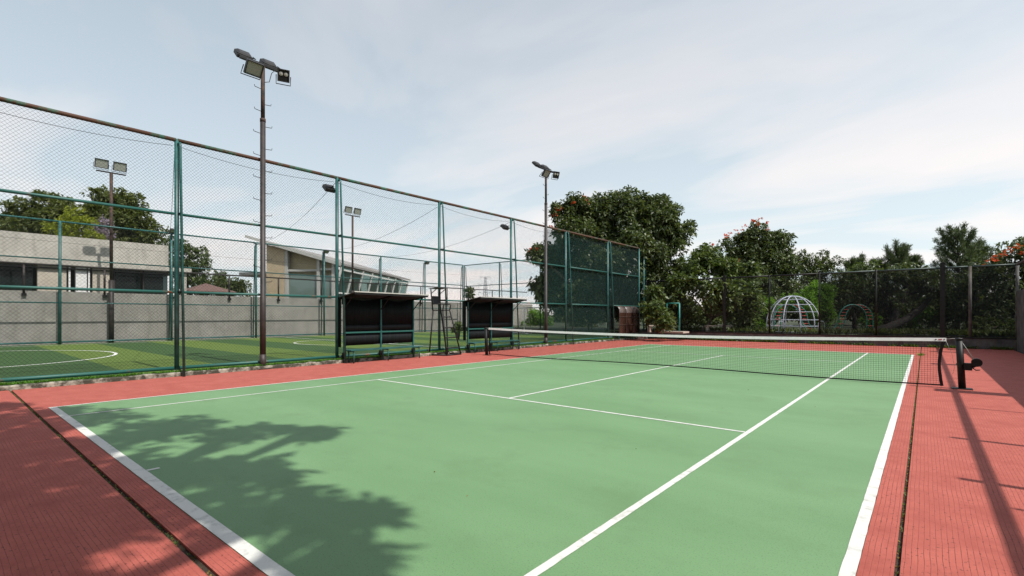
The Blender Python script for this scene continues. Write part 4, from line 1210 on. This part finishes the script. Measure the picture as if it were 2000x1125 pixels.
# ------------------------------------------------------------------ cables
cables('cable', ((FX, -9.1, 5.95), (FX2, -4.4, 6.1)), 0.007, M_WIREB, 'thin cable from the nearest fence post across the football field', 0.5)
cables('cable', ((FX, -4.6, 5.9), (FX2, 0.28, 6.15)), 0.007, M_WIREB, 'thin cable from the post by the first shelter across the field', 0.5)
cables('cable', ((FX, -0.1, 5.9), (FX2, 4.9, 6.15)), 0.007, M_WIREB, 'thin cable from the post behind the umpire chair across the field', 0.5)
cables('cable', ((FX, 4.3, 5.9), (FX2, 9.6, 6.15)), 0.007, M_WIREB, 'thin cable from the post by the second shelter across the field', 0.5)
cables('cable', ((FX2 + 0.06, -13, 5.2), (FX2 + 0.06, 18.3, 5.25)), 0.007, M_WIREB, 'long thin cable strung along the fence before the grey wall', 0.15)

# ------------------------------------------------------------------ goal, transmission tower
gp = thing('football_goal', (-17.5, 17.2, FZ), 'white football goal at the far end of the field', 'goal')
gx0, gx1 = -20.9, -17.8
for x in (gx0, gx1):
    MB().tube([(x, 16.4, FZ), (x, 16.4, 2.1)], 0.045, 8).build('goalpost', M_WHITEP, gp)
    MB().tube([(x, 16.4, 2.1), (x, 16.75, 2.1), (x, 17.3, FZ + 0.03)], 0.028, 7).build('stay', M_WHITEP, gp)
    MB().tube([(x, 16.45, FZ + 0.03), (x, 17.3, FZ + 0.03)], 0.028, 7).build('ground_bar', M_WHITEP, gp)
MB().tube([(gx0 + 0.05, 16.4, 2.1), (gx1 - 0.05, 16.4, 2.1)], 0.045, 8).build('crossbar', M_WHITEP, gp)
MB().tube([(gx0 + 0.05, 17.3, FZ + 0.03), (gx1 - 0.05, 17.3, FZ + 0.03)], 0.028, 7).build('ground_bar', M_WHITEP, gp)

tp = at(948, 616, 330)
M_PYL = mat('galvanised_steel', (0.32, 0.33, 0.35), 0.6, 0.1, 1)
tw = thing('transmission_tower', (tp[0], tp[1], 0), 'faint lattice transmission tower on the skyline behind the second shelter', 'pylon')
Hh = 27.5
m = MB()
for s1, s2 in ((-1, -1), (1, -1), (1, 1), (-1, 1)):
    m.tube([(tp[0] + s1 * 3, tp[1] + s2 * 3, 0), (tp[0] + s1 * 0.9, tp[1] + s2 * 0.9, 16), (tp[0] + s1 * 0.4, tp[1] + s2 * 0.4, Hh)], 0.16, 4)
m.build('leg_frame', M_PYL, tw)
m = MB()
lv = np.linspace(2, Hh, 12)
for za_, zb_ in zip(lv[:-1], lv[1:]):
    def ww(z): return 3 - 2.1 * z / 16 if z < 16 else 0.9 - 0.5 * (z - 16) / (Hh - 16)
    for u, v_ in ((RT, FW), (FW, RT)):
        for s_ in (-1, 1):
            c0_ = V(tp[0], tp[1], 0)
            m.tube([c0_ + V(-1, -1, 0) * ww(za_) * s_ + V(0, 0, za_), c0_ + V(1, -1, 0) * ww(zb_) * s_ + V(0, 0, zb_)], 0.09, 3)
            m.tube([c0_ + V(1, -1, 0) * ww(za_) * s_ + V(0, 0, za_), c0_ + V(-1, -1, 0) * ww(zb_) * s_ + V(0, 0, zb_)], 0.09, 3)
m.build('lattice', M_PYL, tw)
for z, hw in ((27.3, 3.6), (22.5, 4.6), (17.0, 4.4)):
    m = MB(); c0_ = V(tp[0], tp[1], z)
    for s_ in (-1, 1):
        m.tube([c0_, c0_ + RT * s_ * hw + V(0, 0, 0.1)], 0.12, 4).tube([c0_ - V(0, 0, 1.4), c0_ + RT * s_ * hw], 0.12, 4).tube([c0_ + RT * s_ * hw, c0_ + RT * s_ * hw - V(0, 0, 2.4)], 0.08, 4)
    m.build('cross_arm', M_PYL, tw)

# ------------------------------------------------------------------ playground
PZ = 0.46
dc = V(-0.22, 20.12, PZ)
dm = thing('dome_climber', dc, 'pale steel dome climbing frame behind the back fence', 'climbing frame')
Rd, Hd = 1.38, 2.24
for k in range(10):
    ph = k * math.pi / 5 + 0.15
    pts = [dc + V(Rd * math.cos(ph) * math.cos(t), Rd * math.sin(ph) * math.cos(t), 0.62 + (Hd - 0.62) * math.sin(t)) for t in np.linspace(0, math.pi / 2, 12)]
    pts = [dc + V(Rd * math.cos(ph), Rd * math.sin(ph), 0)] + pts
    MB().tube(pts, 0.03, 7).build('rib', M_STEELW, dm)
for t_, zoff in ((None, 0.12), (None, 0.45), (0.12, 0), (0.42, 0), (0.74, 0), (1.05, 0), (1.3, 0)):
    rr0 = Rd if t_ is None else Rd * math.cos(t_)
    zz0 = zoff if t_ is None else 0.62 + (Hd - 0.62) * math.sin(t_)
    pts = [dc + V(rr0 * math.cos(ph), rr0 * math.sin(ph), zz0) for ph in np.linspace(0, 2 * math.pi, 33)]
    MB().tube(pts, 0.015, 6, False).build('ring', M_STEELW, dm)
for s_ in (-1, 1):
    hp = dc + RT * 1.15 * s_ - FW * 0.9
    MB().tube([hp - RT * 0.17, hp - RT * 0.17 + V(0, 0, 0.62), hp - RT * 0.1 + V(0, 0, 0.74), hp + RT * 0.1 + V(0, 0, 0.74), hp + RT * 0.17 + V(0, 0, 0.62), hp + RT * 0.17], 0.02, 6).build('handrail', M_STEELW, dm)

# wave ladder: two teal rails with red rungs in two arches
wl_ = thing('arched_ladder', tuple(at(1605, 616, 29.3) * V(1, 1, 0) + V(0, 0, PZ)), 'teal wave-shaped ladder with red rungs beside the dome climbing frame', 'climbing frame')
prof = [(0.0, 0.0), (0.0, 0.45)]
for t_ in np.linspace(0, math.pi, 14): prof.append((0.80 - 0.80 * math.cos(t_), 0.85 + 0.87 * math.sin(t_)))
prof += [(1.68, 0.58), (1.88, 0.30), (2.18, 0.10), (2.50, 0.03), (2.90, 0.03), (3.25, 0.11), (3.58, 0.32), (3.78, 0.58)]
for t_ in np.linspace(0, math.pi, 14): prof.append((4.68 - 0.83 * math.cos(t_), 0.85 + 0.87 * math.sin(t_)))
prof += [(5.51, 0.45), (5.51, 0.0)]
w0 = at(1512, 650, 29.3); w0[2] = PZ
ud = RT
us = RT * 0.46 + FW * 0.12
for s_ in (0, 1):
    MB().tube([w0 + ud * u + us * s_ + V(0, 0, z) for u, z in prof], 0.03, 8).build('rail', M_TEAL, wl_)
for i in range(1, len(prof) - 1):
    p_ = w0 + ud * prof[i][0] + V(0, 0, prof[i][1])
    MB().tube([p_, p_ + us], 0.022, 6).build('rung', M_REDP, wl_)

sw = thing('swing_frame', at(1315, 640, 30.5) * V(1, 1, 0) + V(0, 0, PZ), 'teal steel frame on a pale slab behind the back fence', 'frame')
p0, p1 = at(1303, 640, 30.5), at(1327, 640, 30.0)
for p in (p0, p1): MB().tube([(p[0], p[1], PZ), (p[0], p[1], 2.28)], 0.045, 8).build('post', M_TEAL, sw)
MB().tube([(p0[0], p0[1], 2.28), (p1[0], p1[1], 2.28)], 0.04, 8).build('crossbar', M_TEAL, sw)
q = (p0 + p1) / 2
MB().box((q[0] - 0.8, q[1] - 0.5, PZ), (q[0] + 0.8, q[1] + 0.5, PZ + 0.1)).build('slab', M_PINKCON, sw)


def seat_(px0, px1, w, label):
    a_, b_ = at(px0, 640, w), at(px1, 640, w); a_[2] = b_[2] = PZ + 0.42
    t = thing('low_bench', ((a_[0] + b_[0]) / 2, (a_[1] + b_[1]) / 2, PZ), label, 'bench')
    MB().bar(a_, b_, 0.35, 0.07).build('seat', M_PINKCON, t)
    for f in (0.08, 0.92):
        p = a_ + (b_ - a_) * f
        MB().box((p[0] - 0.08, p[1] - 0.14, PZ), (p[0] + 0.08, p[1] + 0.14, PZ + 0.38)).build('leg', M_PINKCON, t)


seat_(1266, 1300, 31.5, 'pale low bench behind the back fence near the brown shelter')
seat_(1378, 1430, 31.0, 'pale low bench behind the back fence under the trees')
tag(MB().box((-4.0, 19.3, PZ), (-1.3, 19.65, PZ + 0.09)).box((-1.2, 19.4, PZ), (-0.2 - 1.5 + 1.2, 19.7, PZ + 0.07)).build('edging_slab', M_PINKCON), 'pale concrete edging slabs on the ground left of the dome climbing frame', 'slab')

# ------------------------------------------------------------------ trees
def rnd_dirs(n, up=0.0):
    d = rng.normal(0, 1, (n, 3)); d[:, 2] += up
    return d / np.linalg.norm(d, axis=1)[:, None]


def twig_leaves(P, D, L, W, k, droop=0.35, spread=0.9):
    """k leaflets fanned round direction D at every twig point P"""
    n = len(P)
    Pk = np.repeat(P, k, 0); Dk = np.repeat(D, k, 0)
    r_ = rng.normal(0, 1, (n * k, 3)); r_ -= (r_ * Dk).sum(1)[:, None] * Dk; r_ /= np.linalg.norm(r_, axis=1)[:, None]
    d = Dk * rng.uniform(0.15, 0.9, (n * k, 1)) + r_ * spread; d /= np.linalg.norm(d, axis=1)[:, None]
    nr = np.cross(d, rng.normal(0, 1, (n * k, 3)) + V(0, 0, 0.3)); nr /= (np.linalg.norm(nr, axis=1)[:, None] + 1e-6)
    # leaf faces look mostly upward and outward
    s = np.cross(d, V(0, 0, 1) * 1.0 + r_ * 0.2 + 0.45 * rng.normal(0, 1, (n * k, 3))); s /= (np.linalg.norm(s, axis=1)[:, None] + 1e-6)
    ll = L * rng.uniform(0.6, 1.25, (n * k, 1)); wv = W * rng.uniform(0.7, 1.25, (n * k, 1))
    p0 = Pk + rng.normal(0, L * 0.18, (n * k, 3)); pm = p0 + d * ll * 0.5; pt_ = p0 + d * ll - V(0, 0, 1) * ll * droop * 0.5
    return np.stack([p0, pm + s * wv / 2, pt_, pm - s * wv / 2], 1).reshape(-1, 3)


def crown(lobes, dens, L, W, k, sub=0.34, subn=16, droop=0.35, inner=0.25, spread=0.9):
    P = []; D = []
    for (c_, r_) in lobes:
        c_ = np.array(c_); r_ = np.array(r_ if hasattr(r_, '__len__') else (r_, r_, r_ * 0.9))
        rm = r_.mean()
        cs = rnd_dirs(subn, 0.25) * rng.uniform(0.45, 0.92, (subn, 1))
        for q in cs:
            sr = sub * rm * rng.uniform(0.65, 1.25)
            n = max(4, int(dens * 4 * math.pi * sr * sr))
            dd = rnd_dirs(n, 0.35)
            rr = rng.uniform(0.6, 1.08, (n, 1))
            P.append(c_ + q * r_ + dd * sr * rr); D.append(dd)
    P = np.concatenate(P); D = np.concatenate(D)
    return twig_leaves(P, D, L, W, k, droop, spread)


def tree(name, base, lobes, leaf, bark, label, dens=9, L=0.30, W=0.11, k=7, r0=0.22, cat='tree', group=None, flowers=None, sub=0.34, subn=16, lean=0.0, droop=0.35, limbs=True, spread=0.9):
    base = np.array(base, float)
    t = thing(name, base, label, cat, group)
    vs = crown(lobes, dens, L, W, k, sub, subn, droop, spread=spread)
    quads('crown', vs, leaf, t)
    cen = np.mean([np.array(c_) for c_, _ in lobes], 0)
    low = min(c_[2] for c_, _ in lobes)
    fork = base * 0.45 + cen * 0.55; fork[2] = base[2] + (max(low, base[2] + 1.0) - base[2]) * 0.6
    m = MB()
    pts = [base - V(0, 0, 0.15), base + V(0, 0, 0.25), base * 0.6 + fork * 0.4 + V(rng.normal(0, 0.08), rng.normal(0, 0.08), 0), fork]
    m.tube(pts, [r0 * 1.45, r0 * 1.1, r0 * 0.95, r0 * 0.8], 9)
    if limbs:
        for c_, r_ in lobes:
            c_ = np.array(c_); mid = (fork + c_) / 2 + V(*rng.normal(0, 0.2, 3)) + V(0, 0, 0.2)
            rr = r0 * 0.55
            m.tube([fork - V(0, 0, 0.15), mid, c_], [rr, rr * 0.7, rr * 0.35], 6)
            rm = np.mean(r_)
            for q in rnd_dirs(4, 0.3):
                m.tube([mid * 0.4 + c_ * 0.6, c_ + q * rm * 0.75], [rr * 0.4, rr * 0.12], 5)
    m.build('trunk', bark, t)
    if flowers is not None:
        for i, p in enumerate(flowers):
            fv = twig_leaves(np.array([p]) + rng.normal(0, 0.07, (3, 3)), rnd_dirs(3, 1.2), 0.15, 0.09, 6, 0.1)
            quads('flower_cluster', fv, M_FLOWER, t)
    return t


def lob(px, py, pr, w, fy=0.9, dw=0.0):
    s = w / FPX
    return (at(px, py, w + dw), (pr * s, pr * s, pr * s * fy))


def gpt(px, w, z=PZ):
    p = at(px, 616, w); p[2] = z
    return p


# the large tulip tree behind the end of the green fence
w = 37
L1 = [lob(1096, 418, 22, w, dw=-1.2), lob(1128, 404, 24, w, dw=-1), lob(1050, 497, 18, w, dw=-1), lob(1290, 425, 40, w), lob(1240, 405, 30, w), lob(1170, 408, 32, w), lob(1325, 450, 28, w), lob(1205, 437, 62, w), lob(1150, 442, 52, w, dw=1), lob(1120, 455, 40, w, dw=-1), lob(1262, 445, 55, w, dw=0.5), lob(1300, 470, 46, w), lob(1230, 500, 65, w, dw=-1.5), lob(1295, 525, 42, w, dw=-1), lob(1165, 520, 60, w), lob(1100, 520, 46, w, dw=1), lob(1068, 500, 26, w), lob(1080, 575, 45, w, dw=1), lob(1140, 590, 50, w, dw=-0.5), lob(1235, 580, 55, w, dw=1), lob(1300, 590, 36, w, dw=-2), lob(1330, 545, 26, w), lob(1055, 560, 22, w)]
fl1 = [at(px, py, w - 1.6) for px, py in ((1083, 420), (1090, 409), (1096, 405), (1086, 412), (1118, 396), (1141, 385), (1079, 443), (1035, 488), (1046, 487), (1147, 394))]
tree('tulip_tree', gpt(1195, 37.5, 0.0), L1, L_BROAD, M_BARK, 'largest broad dark green tree with orange-red blossom behind the end of the green fence', dens=7.5, L=0.34, W=0.14, k=7, r0=0.30, flowers=fl1, subn=24)
# smaller tree with an orange tip
w = 33
L2 = [lob(1385, 500, 24, w), lob(1362, 530, 34, w), lob(1400, 525, 36, w), lob(1440, 540, 36, w, dw=-1), lob(1395, 575, 40, w, dw=-2), lob(1440, 590, 40, w, dw=-2), lob(1340, 570, 36, w, dw=-1), lob(1465, 600, 32, w, dw=-2.5)]
tree('leafy_tree', gpt(1372, 31.5), L2, L_MID, M_BARK, 'medium leafy tree with an orange tip right of the large tree', dens=7, L=0.32, W=0.14, k=7, r0=0.10, flowers=[at(1391, 478, 32.2), at(1440, 512, 32)], subn=18)
w = 38
L3 = [lob(1480, 478, 42, w), lob(1446, 485, 34, w), lob(1515, 480, 34, w), lob(1500, 515, 46, w), lob(1455, 520, 36, w), lob(1530, 525, 32, w), lob(1480, 555, 44, w, dw=-1), lob(1530, 560, 36, w)]
fl3 = [at(px, py, w - 1.2) for px, py in ((1417, 461), (1424, 464), (1438, 452), (1428, 456), (1455, 441), (1449, 446), (1473, 431), (1483, 431), (1483, 440), (1496, 436), (1500, 449), (1470, 433))]
tree('tulip_tree', gpt(1490, 38), L3, L_BROAD, M_BARKD, 'round-crowned tree with red blossom on top above the dome climbing frame', dens=7.5, L=0.28, W=0.12, k=7, r0=0.2, flowers=fl3, subn=22)
w = 42
L4 = [lob(1560, 505, 22, w), lob(1585, 520, 28, w), lob(1612, 516, 28, w), lob(1600, 550, 40, w), lob(1560, 550, 34, w)]
tree('leafy_tree', gpt(1590, 42), L4, L_BROAD, M_BARKD, 'dark leafy tree right of the round-crowned blossom tree', dens=5, L=0.28, W=0.11, k=7, r0=0.2)
w = 30
L5 = [lob(1945, 510, 26, w), lob(1985, 500, 34, w), lob(2030, 490, 45, w), lob(1985, 540, 40, w), lob(1930, 550, 36, w), lob(1960, 590, 40, w), lob(2020, 560, 45, w)]
fl5 = [at(px, py, w - 0.9) for px, py in ((1925, 515), (1933, 507), (1944, 504), (1962, 494), (1979, 485), (1988, 483), (1989, 492), (1955, 500))]
tree('tulip_tree', gpt(1985, 30), L5, L_BROAD, M_BARKD, 'tree with red blossom behind the fence in the right corner', dens=5.5, L=0.26, W=0.11, k=7, r0=0.16, flowers=fl5)


def pine(base, top, hw, label, r0=0.16, nb=26, start=0.25):
    """trunk with rising branches, each carrying brushes of needles"""
    base = np.array(base, float); t = thing('pine_tree', base, label, 'tree', None)
    H = top - base[2]
    m = MB(); m.tube([base, base + V(0.05, 0, H * 0.5), base + V(0, 0.05, H)], [r0, r0 * 0.7, r0 * 0.15], 8)
    P = []; D = []
    for i in range(nb):
        f = start + (1 - start) * (i / nb) ** 0.9
        a = i * 2.4 + rng.normal(0, 0.3)
        Lb = hw * (1.05 - 0.75 * f) * rng.uniform(0.7, 1.2)
        d = V(math.cos(a), math.sin(a), rng.uniform(0.55, 1.1)); d /= np.linalg.norm(d)
        p0 = base + V(0, 0, H * f * 0.95)
        p1 = p0 + d * Lb * 0.6; p2 = p1 + (d + V(0, 0, 0.7)) * Lb * 0.45
        m.tube([p0, p1, p2], [r0 * 0.3, r0 * 0.16, r0 * 0.06], 5)
        for tt_ in np.linspace(0.3, 1, 11):
            q = p0 + (p1 - p0) * min(1, tt_ / 0.55) if tt_ < 0.55 else p1 + (p2 - p1) * (tt_ - 0.55) / 0.45
            for u in range(4):
                P.append(q + rng.normal(0, 0.07, 3)); D.append((d * 0.7 + V(0, 0, 0.8) + rng.normal(0, 0.15, 3)))
    for u in range(20): P.append(base + V(0, 0, H * rng.uniform(0.9, 1.02)) + rng.normal(0, 0.1, 3)); D.append(V(0, 0, 1) + rng.normal(0, 0.2, 3))
    P = np.array(P); D = np.array(D); D /= np.linalg.norm(D, axis=1)[:, None]
    m.build('trunk', M_BARKD, t)
    quads('crown', twig_leaves(P, D, 0.30, 0.034, 12, 0.0, 0.42), L_PINE, t)


pine(gpt(1870, 38), at(1868, 455, 38)[2], 3.4, 'tallest pine behind the fence near the right corner', nb=34)
pine(gpt(1905, 39), at(1905, 480, 39)[2], 2.6, 'shorter pine just right of the tallest pine')
pine(gpt(1752, 40), at(1750, 487, 40)[2], 2.6, 'middle pine above the shade net behind the court', nb=30)
pine(gpt(1782, 41), at(1785, 505, 41)[2], 2.0, 'small pine just right of the middle pine')
pine(gpt(1668, 42), at(1668, 508, 42)[2], 2.2, 'leftmost pine showing just above the back fence', nb=30)
pine(gpt(1716, 41), at(1717, 512, 41)[2], 1.5, 'slender pine tip between the leftmost and the middle pine')
L6 = [lob(1695, 530, 24, 36), lob(1660, 560, 40, 36), lob(1640, 590, 40, 36)]
tree('leafy_tree', gpt(1670, 36), L6, L_MID, M_BARKD, 'leafy tree behind the arched ladder under the leftmost pine', dens=6, L=0.26, W=0.1, k=6, r0=0.13)
# dark trees behind the shade net, with leaning trunks
L7 = [lob(1730, 555, 38, 33), lob(1770, 550, 38, 33), lob(1815, 560, 36, 33), lob(1690, 585, 38, 34), lob(1760, 590, 22, 32)]
tree('leafy_tree', gpt(1740, 32.5), L7, L_BROAD, M_BARKD, 'dark spreading tree with leaning trunks behind the shade net', dens=6, L=0.26, W=0.10, k=6, r0=0.22)
p0 = gpt(1705, 31.5)
tt = thing('leaning_tree', p0, 'tree with long dark leaning trunks low behind the shade net', 'tree')
MB().tube([p0, at(1735, 640, 31.5), at(1772, 622, 31.8), at(1800, 602, 32), at(1822, 575, 32.4)], [0.30, 0.26, 0.22, 0.18, 0.08], 9).build('trunk', M_BARKD, tt)
MB().tube([gpt(1738, 31.8), at(1744, 625, 31.8), at(1756, 600, 32), at(1770, 570, 32.3), at(1778, 545, 32.5)], [0.26, 0.22, 0.18, 0.14, 0.07], 9).build('trunk', M_BARKD, tt)
quads('crown', crown([lob(1815, 555, 28, 32.4), lob(1780, 540, 28, 32.4), lob(1840, 575, 22, 32.6)], 7, 0.26, 0.10, 6), L_BROAD, tt)
L8 = [lob(1865, 565, 36, 31), lob(1900, 560, 34, 31.5), lob(1880, 600, 36, 31), lob(1930, 615, 30, 30)]
tree('leafy_tree', gpt(1885, 31), L8, L_BROAD, M_BARKD, 'dense dark tree behind the thick fence post near the right corner', dens=6, L=0.26, W=0.10, k=6, r0=0.18)


def bush(px, py, pr, w, leaf, label, L=0.2, W=0.07, k=7, dens=12, cat='shrub', z=PZ, more=()):
    lobs = [lob(px, py, pr, w)] + [lob(*q) for q in more]
    b0 = gpt(px, w, z)
    t = thing('shrub', b0, label, cat)
    quads('foliage', crown(lobs, dens, L, W, k, 0.36, 18), leaf, t)
    m = MB()
    for c_, r_ in lobs:
        for q in rnd_dirs(4, 1.0): m.tube([b0, np.array(c_) + q * np.mean(r_) * 0.6], [0.035, 0.01], 5)
    m.build('stem', M_BARK, t)


bush(1585, 600, 38, 33, L_FEATH, 'tall bright green feathery shrub behind the dome climbing frame', 0.24, 0.05, 9, 11, more=((1600, 575, 26, 33), (1608, 625, 28, 33), (1560, 595, 26, 33.5)))
bush(1492, 610, 28, 32, L_FEATH, 'bright green feathery shrub left of the dome climbing frame', 0.22, 0.05, 9, 11, more=((1475, 632, 20, 32),))
bush(1455, 640, 20, 31, L_MID, 'low dark shrub under the trees left of the dome', 0.2, 0.08, 6, 10)
bush(1285, 615, 30, 30, L_MID, 'leafy shrub just behind the brown curved-roof shelter', 0.30, 0.12, 7, 8, more=((1275, 580, 22, 31), (1300, 632, 16, 29)))
bush(1345, 625, 26, 32.5, L_OLIVE, 'olive shrub behind the back fence between the benches', 0.24, 0.08, 7, 9)
bush(1700, 632, 24, 33, L_FEATH, 'light green shrub low behind the arched ladder', 0.2, 0.07, 7, 11)
bush(1770, 630, 26, 34, L_FEATH, 'sunlit light green shrub behind the leaning trunks', 0.2, 0.07, 7, 11, more=((1808, 622, 24, 33.5),))
bush(1850, 630, 26, 32, L_MID, 'mid green shrub right of the leaning trunks', 0.22, 0.08, 7, 10)
bush(1910, 640, 22, 29, L_OLIVE, 'pale leafy shrub low behind the fence in the right corner', 0.2, 0.09, 6, 11, more=((1940, 636, 20, 29),))
bush(1975, 620, 26, 31, L_MID, 'mid green shrub at the right end of the back fence', 0.22, 0.08, 7, 10, more=((1990, 640, 22, 29),))
bush(1050, 622, 19, 52, L_FEATH, 'hazy light green shrub beyond the football goal', 0.3, 0.12, 7, 6, z=0, more=((1035, 632, 13, 52), (1068, 630, 14, 51)))
bush(1120, 628, 22, 46, L_OLIVE, 'olive shrub behind the shade net beyond the goal', 0.3, 0.1, 7, 7, z=0, more=((1150, 630, 22, 45),))
bush(917, 572, 11, 47, L_OLIVE, 'small round-headed tree top beyond the grey wall', 0.3, 0.11, 7, 8, z=0)
bush(896, 636, 8, 29, L_MID, 'small shrub against the far end of the grey wall', 0.16, 0.07, 6, 14, z=FZ, more=((890, 645, 7, 29),))
# a belt of scrub closing the view beyond
lobs = []
for px in range(1240, 2120, 26): lobs.append(lob(px + rng.normal(0, 6), 600 + rng.normal(0, 10), 34, 52 + rng.normal(0, 3)))
for px in range(1000, 1260, 30): lobs.append(lob(px, 622 + rng.normal(0, 3), 14, 75))
tag(quads('far_wood', crown(lobs, 2.0, 0.55, 0.24, 6, 0.4, 14), L_OLIVE), 'belt of far scrub and trees closing the view beyond the playground', 'wood', kind='stuff')

pt = np.stack([rng.uniform(-8.3, 9.2, 2600), BY + 0.35 + np.abs(rng.normal(0, 1.6, 2600)), np.full(2600, PZ)], 1)
pt = pt[(pt[:, 0] > 3.2) | (rng.random(2600) < 0.25)]
tag(quads('undergrowth', blades(pt, 0.36, 0.09, 0.8, 4), L_OLIVE), 'low leafy undergrowth covering the ground behind the back fence', 'undergrowth', kind='stuff')

# trees behind the flat-roofed building
w = 47
tree('leafy_tree', gpt(80, w, 0), [lob(95, 400, 30, w), lob(70, 460, 50, w), lob(30, 470, 40, w), lob(60, 420, 36, w), lob(120, 415, 30, w), lob(40, 445, 34, w), lob(90, 445, 44, w), lob(140, 440, 32, w)], L_FAROL, M_BARK, 'domed olive green tree at far left behind the flat-roofed building', dens=6.5, L=0.40, W=0.15, k=7, r0=0.28)
tree('leafy_tree', gpt(235, w, 0), [lob(205, 398, 30, w), lob(225, 415, 40, w), lob(240, 470, 50, w), lob(240, 405, 36, w), lob(265, 425, 32, w), lob(200, 430, 34, w), lob(245, 445, 44, w), lob(285, 450, 28, w), lob(190, 460, 32, w), lob(290, 475, 26, w)], L_FAROL, M_BARK, 'broad domed tree behind the twin floodlight mast by the building', dens=6.5, L=0.40, W=0.15, k=7, r0=0.28)
w = 44
tree('leafy_tree', gpt(360, w, 0), [lob(340, 485, 26, w), lob(365, 500, 30, w), lob(385, 525, 28, w), lob(345, 520, 30, w), lob(370, 550, 32, w), lob(395, 560, 24, w)], L_MID, M_BARK, 'dark green tree at the right end of the flat-roofed building', dens=5, L=0.32, W=0.12, k=7, r0=0.2)
w = 41
tree('leafy_tree', gpt(150, w, 0), [lob(140, 425, 22, w), lob(165, 440, 22, w), lob(115, 450, 26, w), lob(150, 460, 28, w), lob(185, 465, 20, w)], L_LIME, M_BARK, 'yellow-green airy tree between the two domed trees', dens=3.2, L=0.26, W=0.08, k=9, r0=0.13)
tree('leafy_tree', gpt(195, w + 2, 0), [lob(196, 440, 18, w + 2), lob(188, 462, 20, w + 2), lob(210, 460, 16, w + 2)], L_LILAC, M_BARK, 'airy lilac-flowered tree beside the yellow-green tree', dens=2.2, L=0.24, W=0.07, k=8, r0=0.1)
bush(440, 562, 26, 43, L_OLIVE, 'olive shrub between the pavilion and the glass-fronted building', 0.3, 0.11, 7, 7, z=0, more=((415, 572, 20, 43), (468, 565, 20, 44), (430, 545, 16, 44)))

# unseen trees: some known by their shadow, others added to block sky light
SH = [(-0.75, -10.45, 0.50, 10.6), (-0.1, -9.95, 0.30, 10.9), (-2.0, -11.0, 0.75, 10.8), (-3.5, -11.6, 0.75, 11.0), (-4.6, -12.1, 0.6, 11.2), (-1.4, -11.5, 0.95, 10.4), (0.1, -11.9, 0.65, 9.8), (1.1, -11.0, 0.5, 9.4), (0.5, -11.5, 0.42, 9.6), (1.5, -12.9, 0.9, 9.2), (2.7, -12.75, 0.4, 8.8), (1.2, -14.0, 1.3, 9.4), (-1.0, -12.6, 0.7, 10.2), (-3.6, -12.7, 0.85, 10.8), (-6.3, -13.1, 0.7, 11.2),
      (2.2, -11.35, 0.5, 8.8), (2.7, -11.05, 0.26, 8.8), (1.5, -11.9, 0.6, 9.2), (-2.4, -12.9, 1.3, 10.4), (0.3, -13.0, 1.1, 9.8), (-4.8, -13.3, 1.0, 10.6), (2.2, -13.2, 0.8, 9.0), (-0.5, -15.2, 2.3, 10.0), (-4.0, -15.5, 2.2, 10.8), (2.5, -15.6, 2.0, 9.0), (0, -18.5, 2.6, 9.5), (-5.9, -12.45, 0.4, 11.2), (3.3, -11.55, 0.3, 8.6)]
SH += [(0.8, -12.65, 0.5, 9.6), (-0.3, -12.4, 0.4, 10.0), (1.6, -12.5, 0.32, 9.2), (-2.8, -12.4, 0.5, 10.8), (-4.2, -12.75, 0.6, 10.9), (2.1, -13.0, 0.55, 9.0), (-1.7, -12.35, 0.45, 10.4), (-5.2, -12.9, 0.55, 11.0), (-1.5, -17.5, 2.6, 8.5), (1.5, -17.5, 2.6, 8.0), (-5.0, -18.0, 2.6, 9.0), (4.0, -17.5, 2.6, 7.5), (-8.0, -17.0, 2.6, 9.5), (-7.5, -14.8, 1.6, 10.5), (-3.0, -20.0, 2.6, 5.0), (1.0, -20.0, 2.6, 5.0), (5.0, -19.5, 2.4, 5.0), (-6.5, -20.0, 2.6, 5.5), (-2.5, -15.3, 2.0, 12.5), (0.5, -15.3, 2.0, 11.5)]  # further lobes added to close light gaps and block sky light
tree('shade_tree', (6.5, -19.5, 0), [((sx - 0.22 + z / SUN_RATE, y, z), r_ * 0.90) for sx, y, r_, z in SH], L_MID, M_BARK, 'leafy tree whose shadow falls across the near left baseline', dens=7.5, L=0.24, W=0.10, k=6, r0=0.28, subn=17, sub=0.30)
tree('shade_tree', (-2.0, -19.0, 0), [((-6.5, -16.3, 7.2), 2.5), ((-2.5, -16.2, 6.6), 2.6), ((1.2, -16.2, 6.6), 2.6), ((3.8, -17.0, 6.4), 2.3), ((-4.5, -18.5, 9.5), 3.0), ((0.0, -18.5, 9.5), 3.0), ((-9.5, -16.5, 7.5), 2.4)], L_MID, M_BARK, 'added unseen low-branched tree that darkens the red strip in the near left corner', dens=5, L=0.42, W=0.22, k=6, r0=0.3, subn=22)  # added out of view to cut sky light on the near left
for x_, y_, z_, lab in ((-7.0, -22.0, 7.5, 'added unseen broad tree by the football field blocking sky light behind the near end of the court'), (15.5, -20.0, 8.0, 'added unseen broad tree beyond the right wall blocking sky light behind the near end of the court')):
    tree('shade_tree', (x_, y_, 0), [((x_, y_, z_), 3.2), ((x_ - 2.6, y_ - 1, z_ - 1), 2.6), ((x_ + 2.6, y_, z_ - 0.6), 2.6), ((x_, y_ - 1, z_ + 2.2), 2.2)], L_MID, M_BARK, lab, dens=3, L=0.36, W=0.15, k=6, r0=0.25, subn=18)  # both added out of view to block sky light
tree('shade_tree', (12.6, 15.5, 0), [((12.2, 15.6, 5.2), 2.0), ((12.6, 17.2, 4.6), 1.8), ((12.0, 14.4, 4.6), 1.3)], L_MID, M_BARK, 'leafy tree beyond the right wall shading the far right corner', dens=7, L=0.28, W=0.12, k=6, r0=0.2)
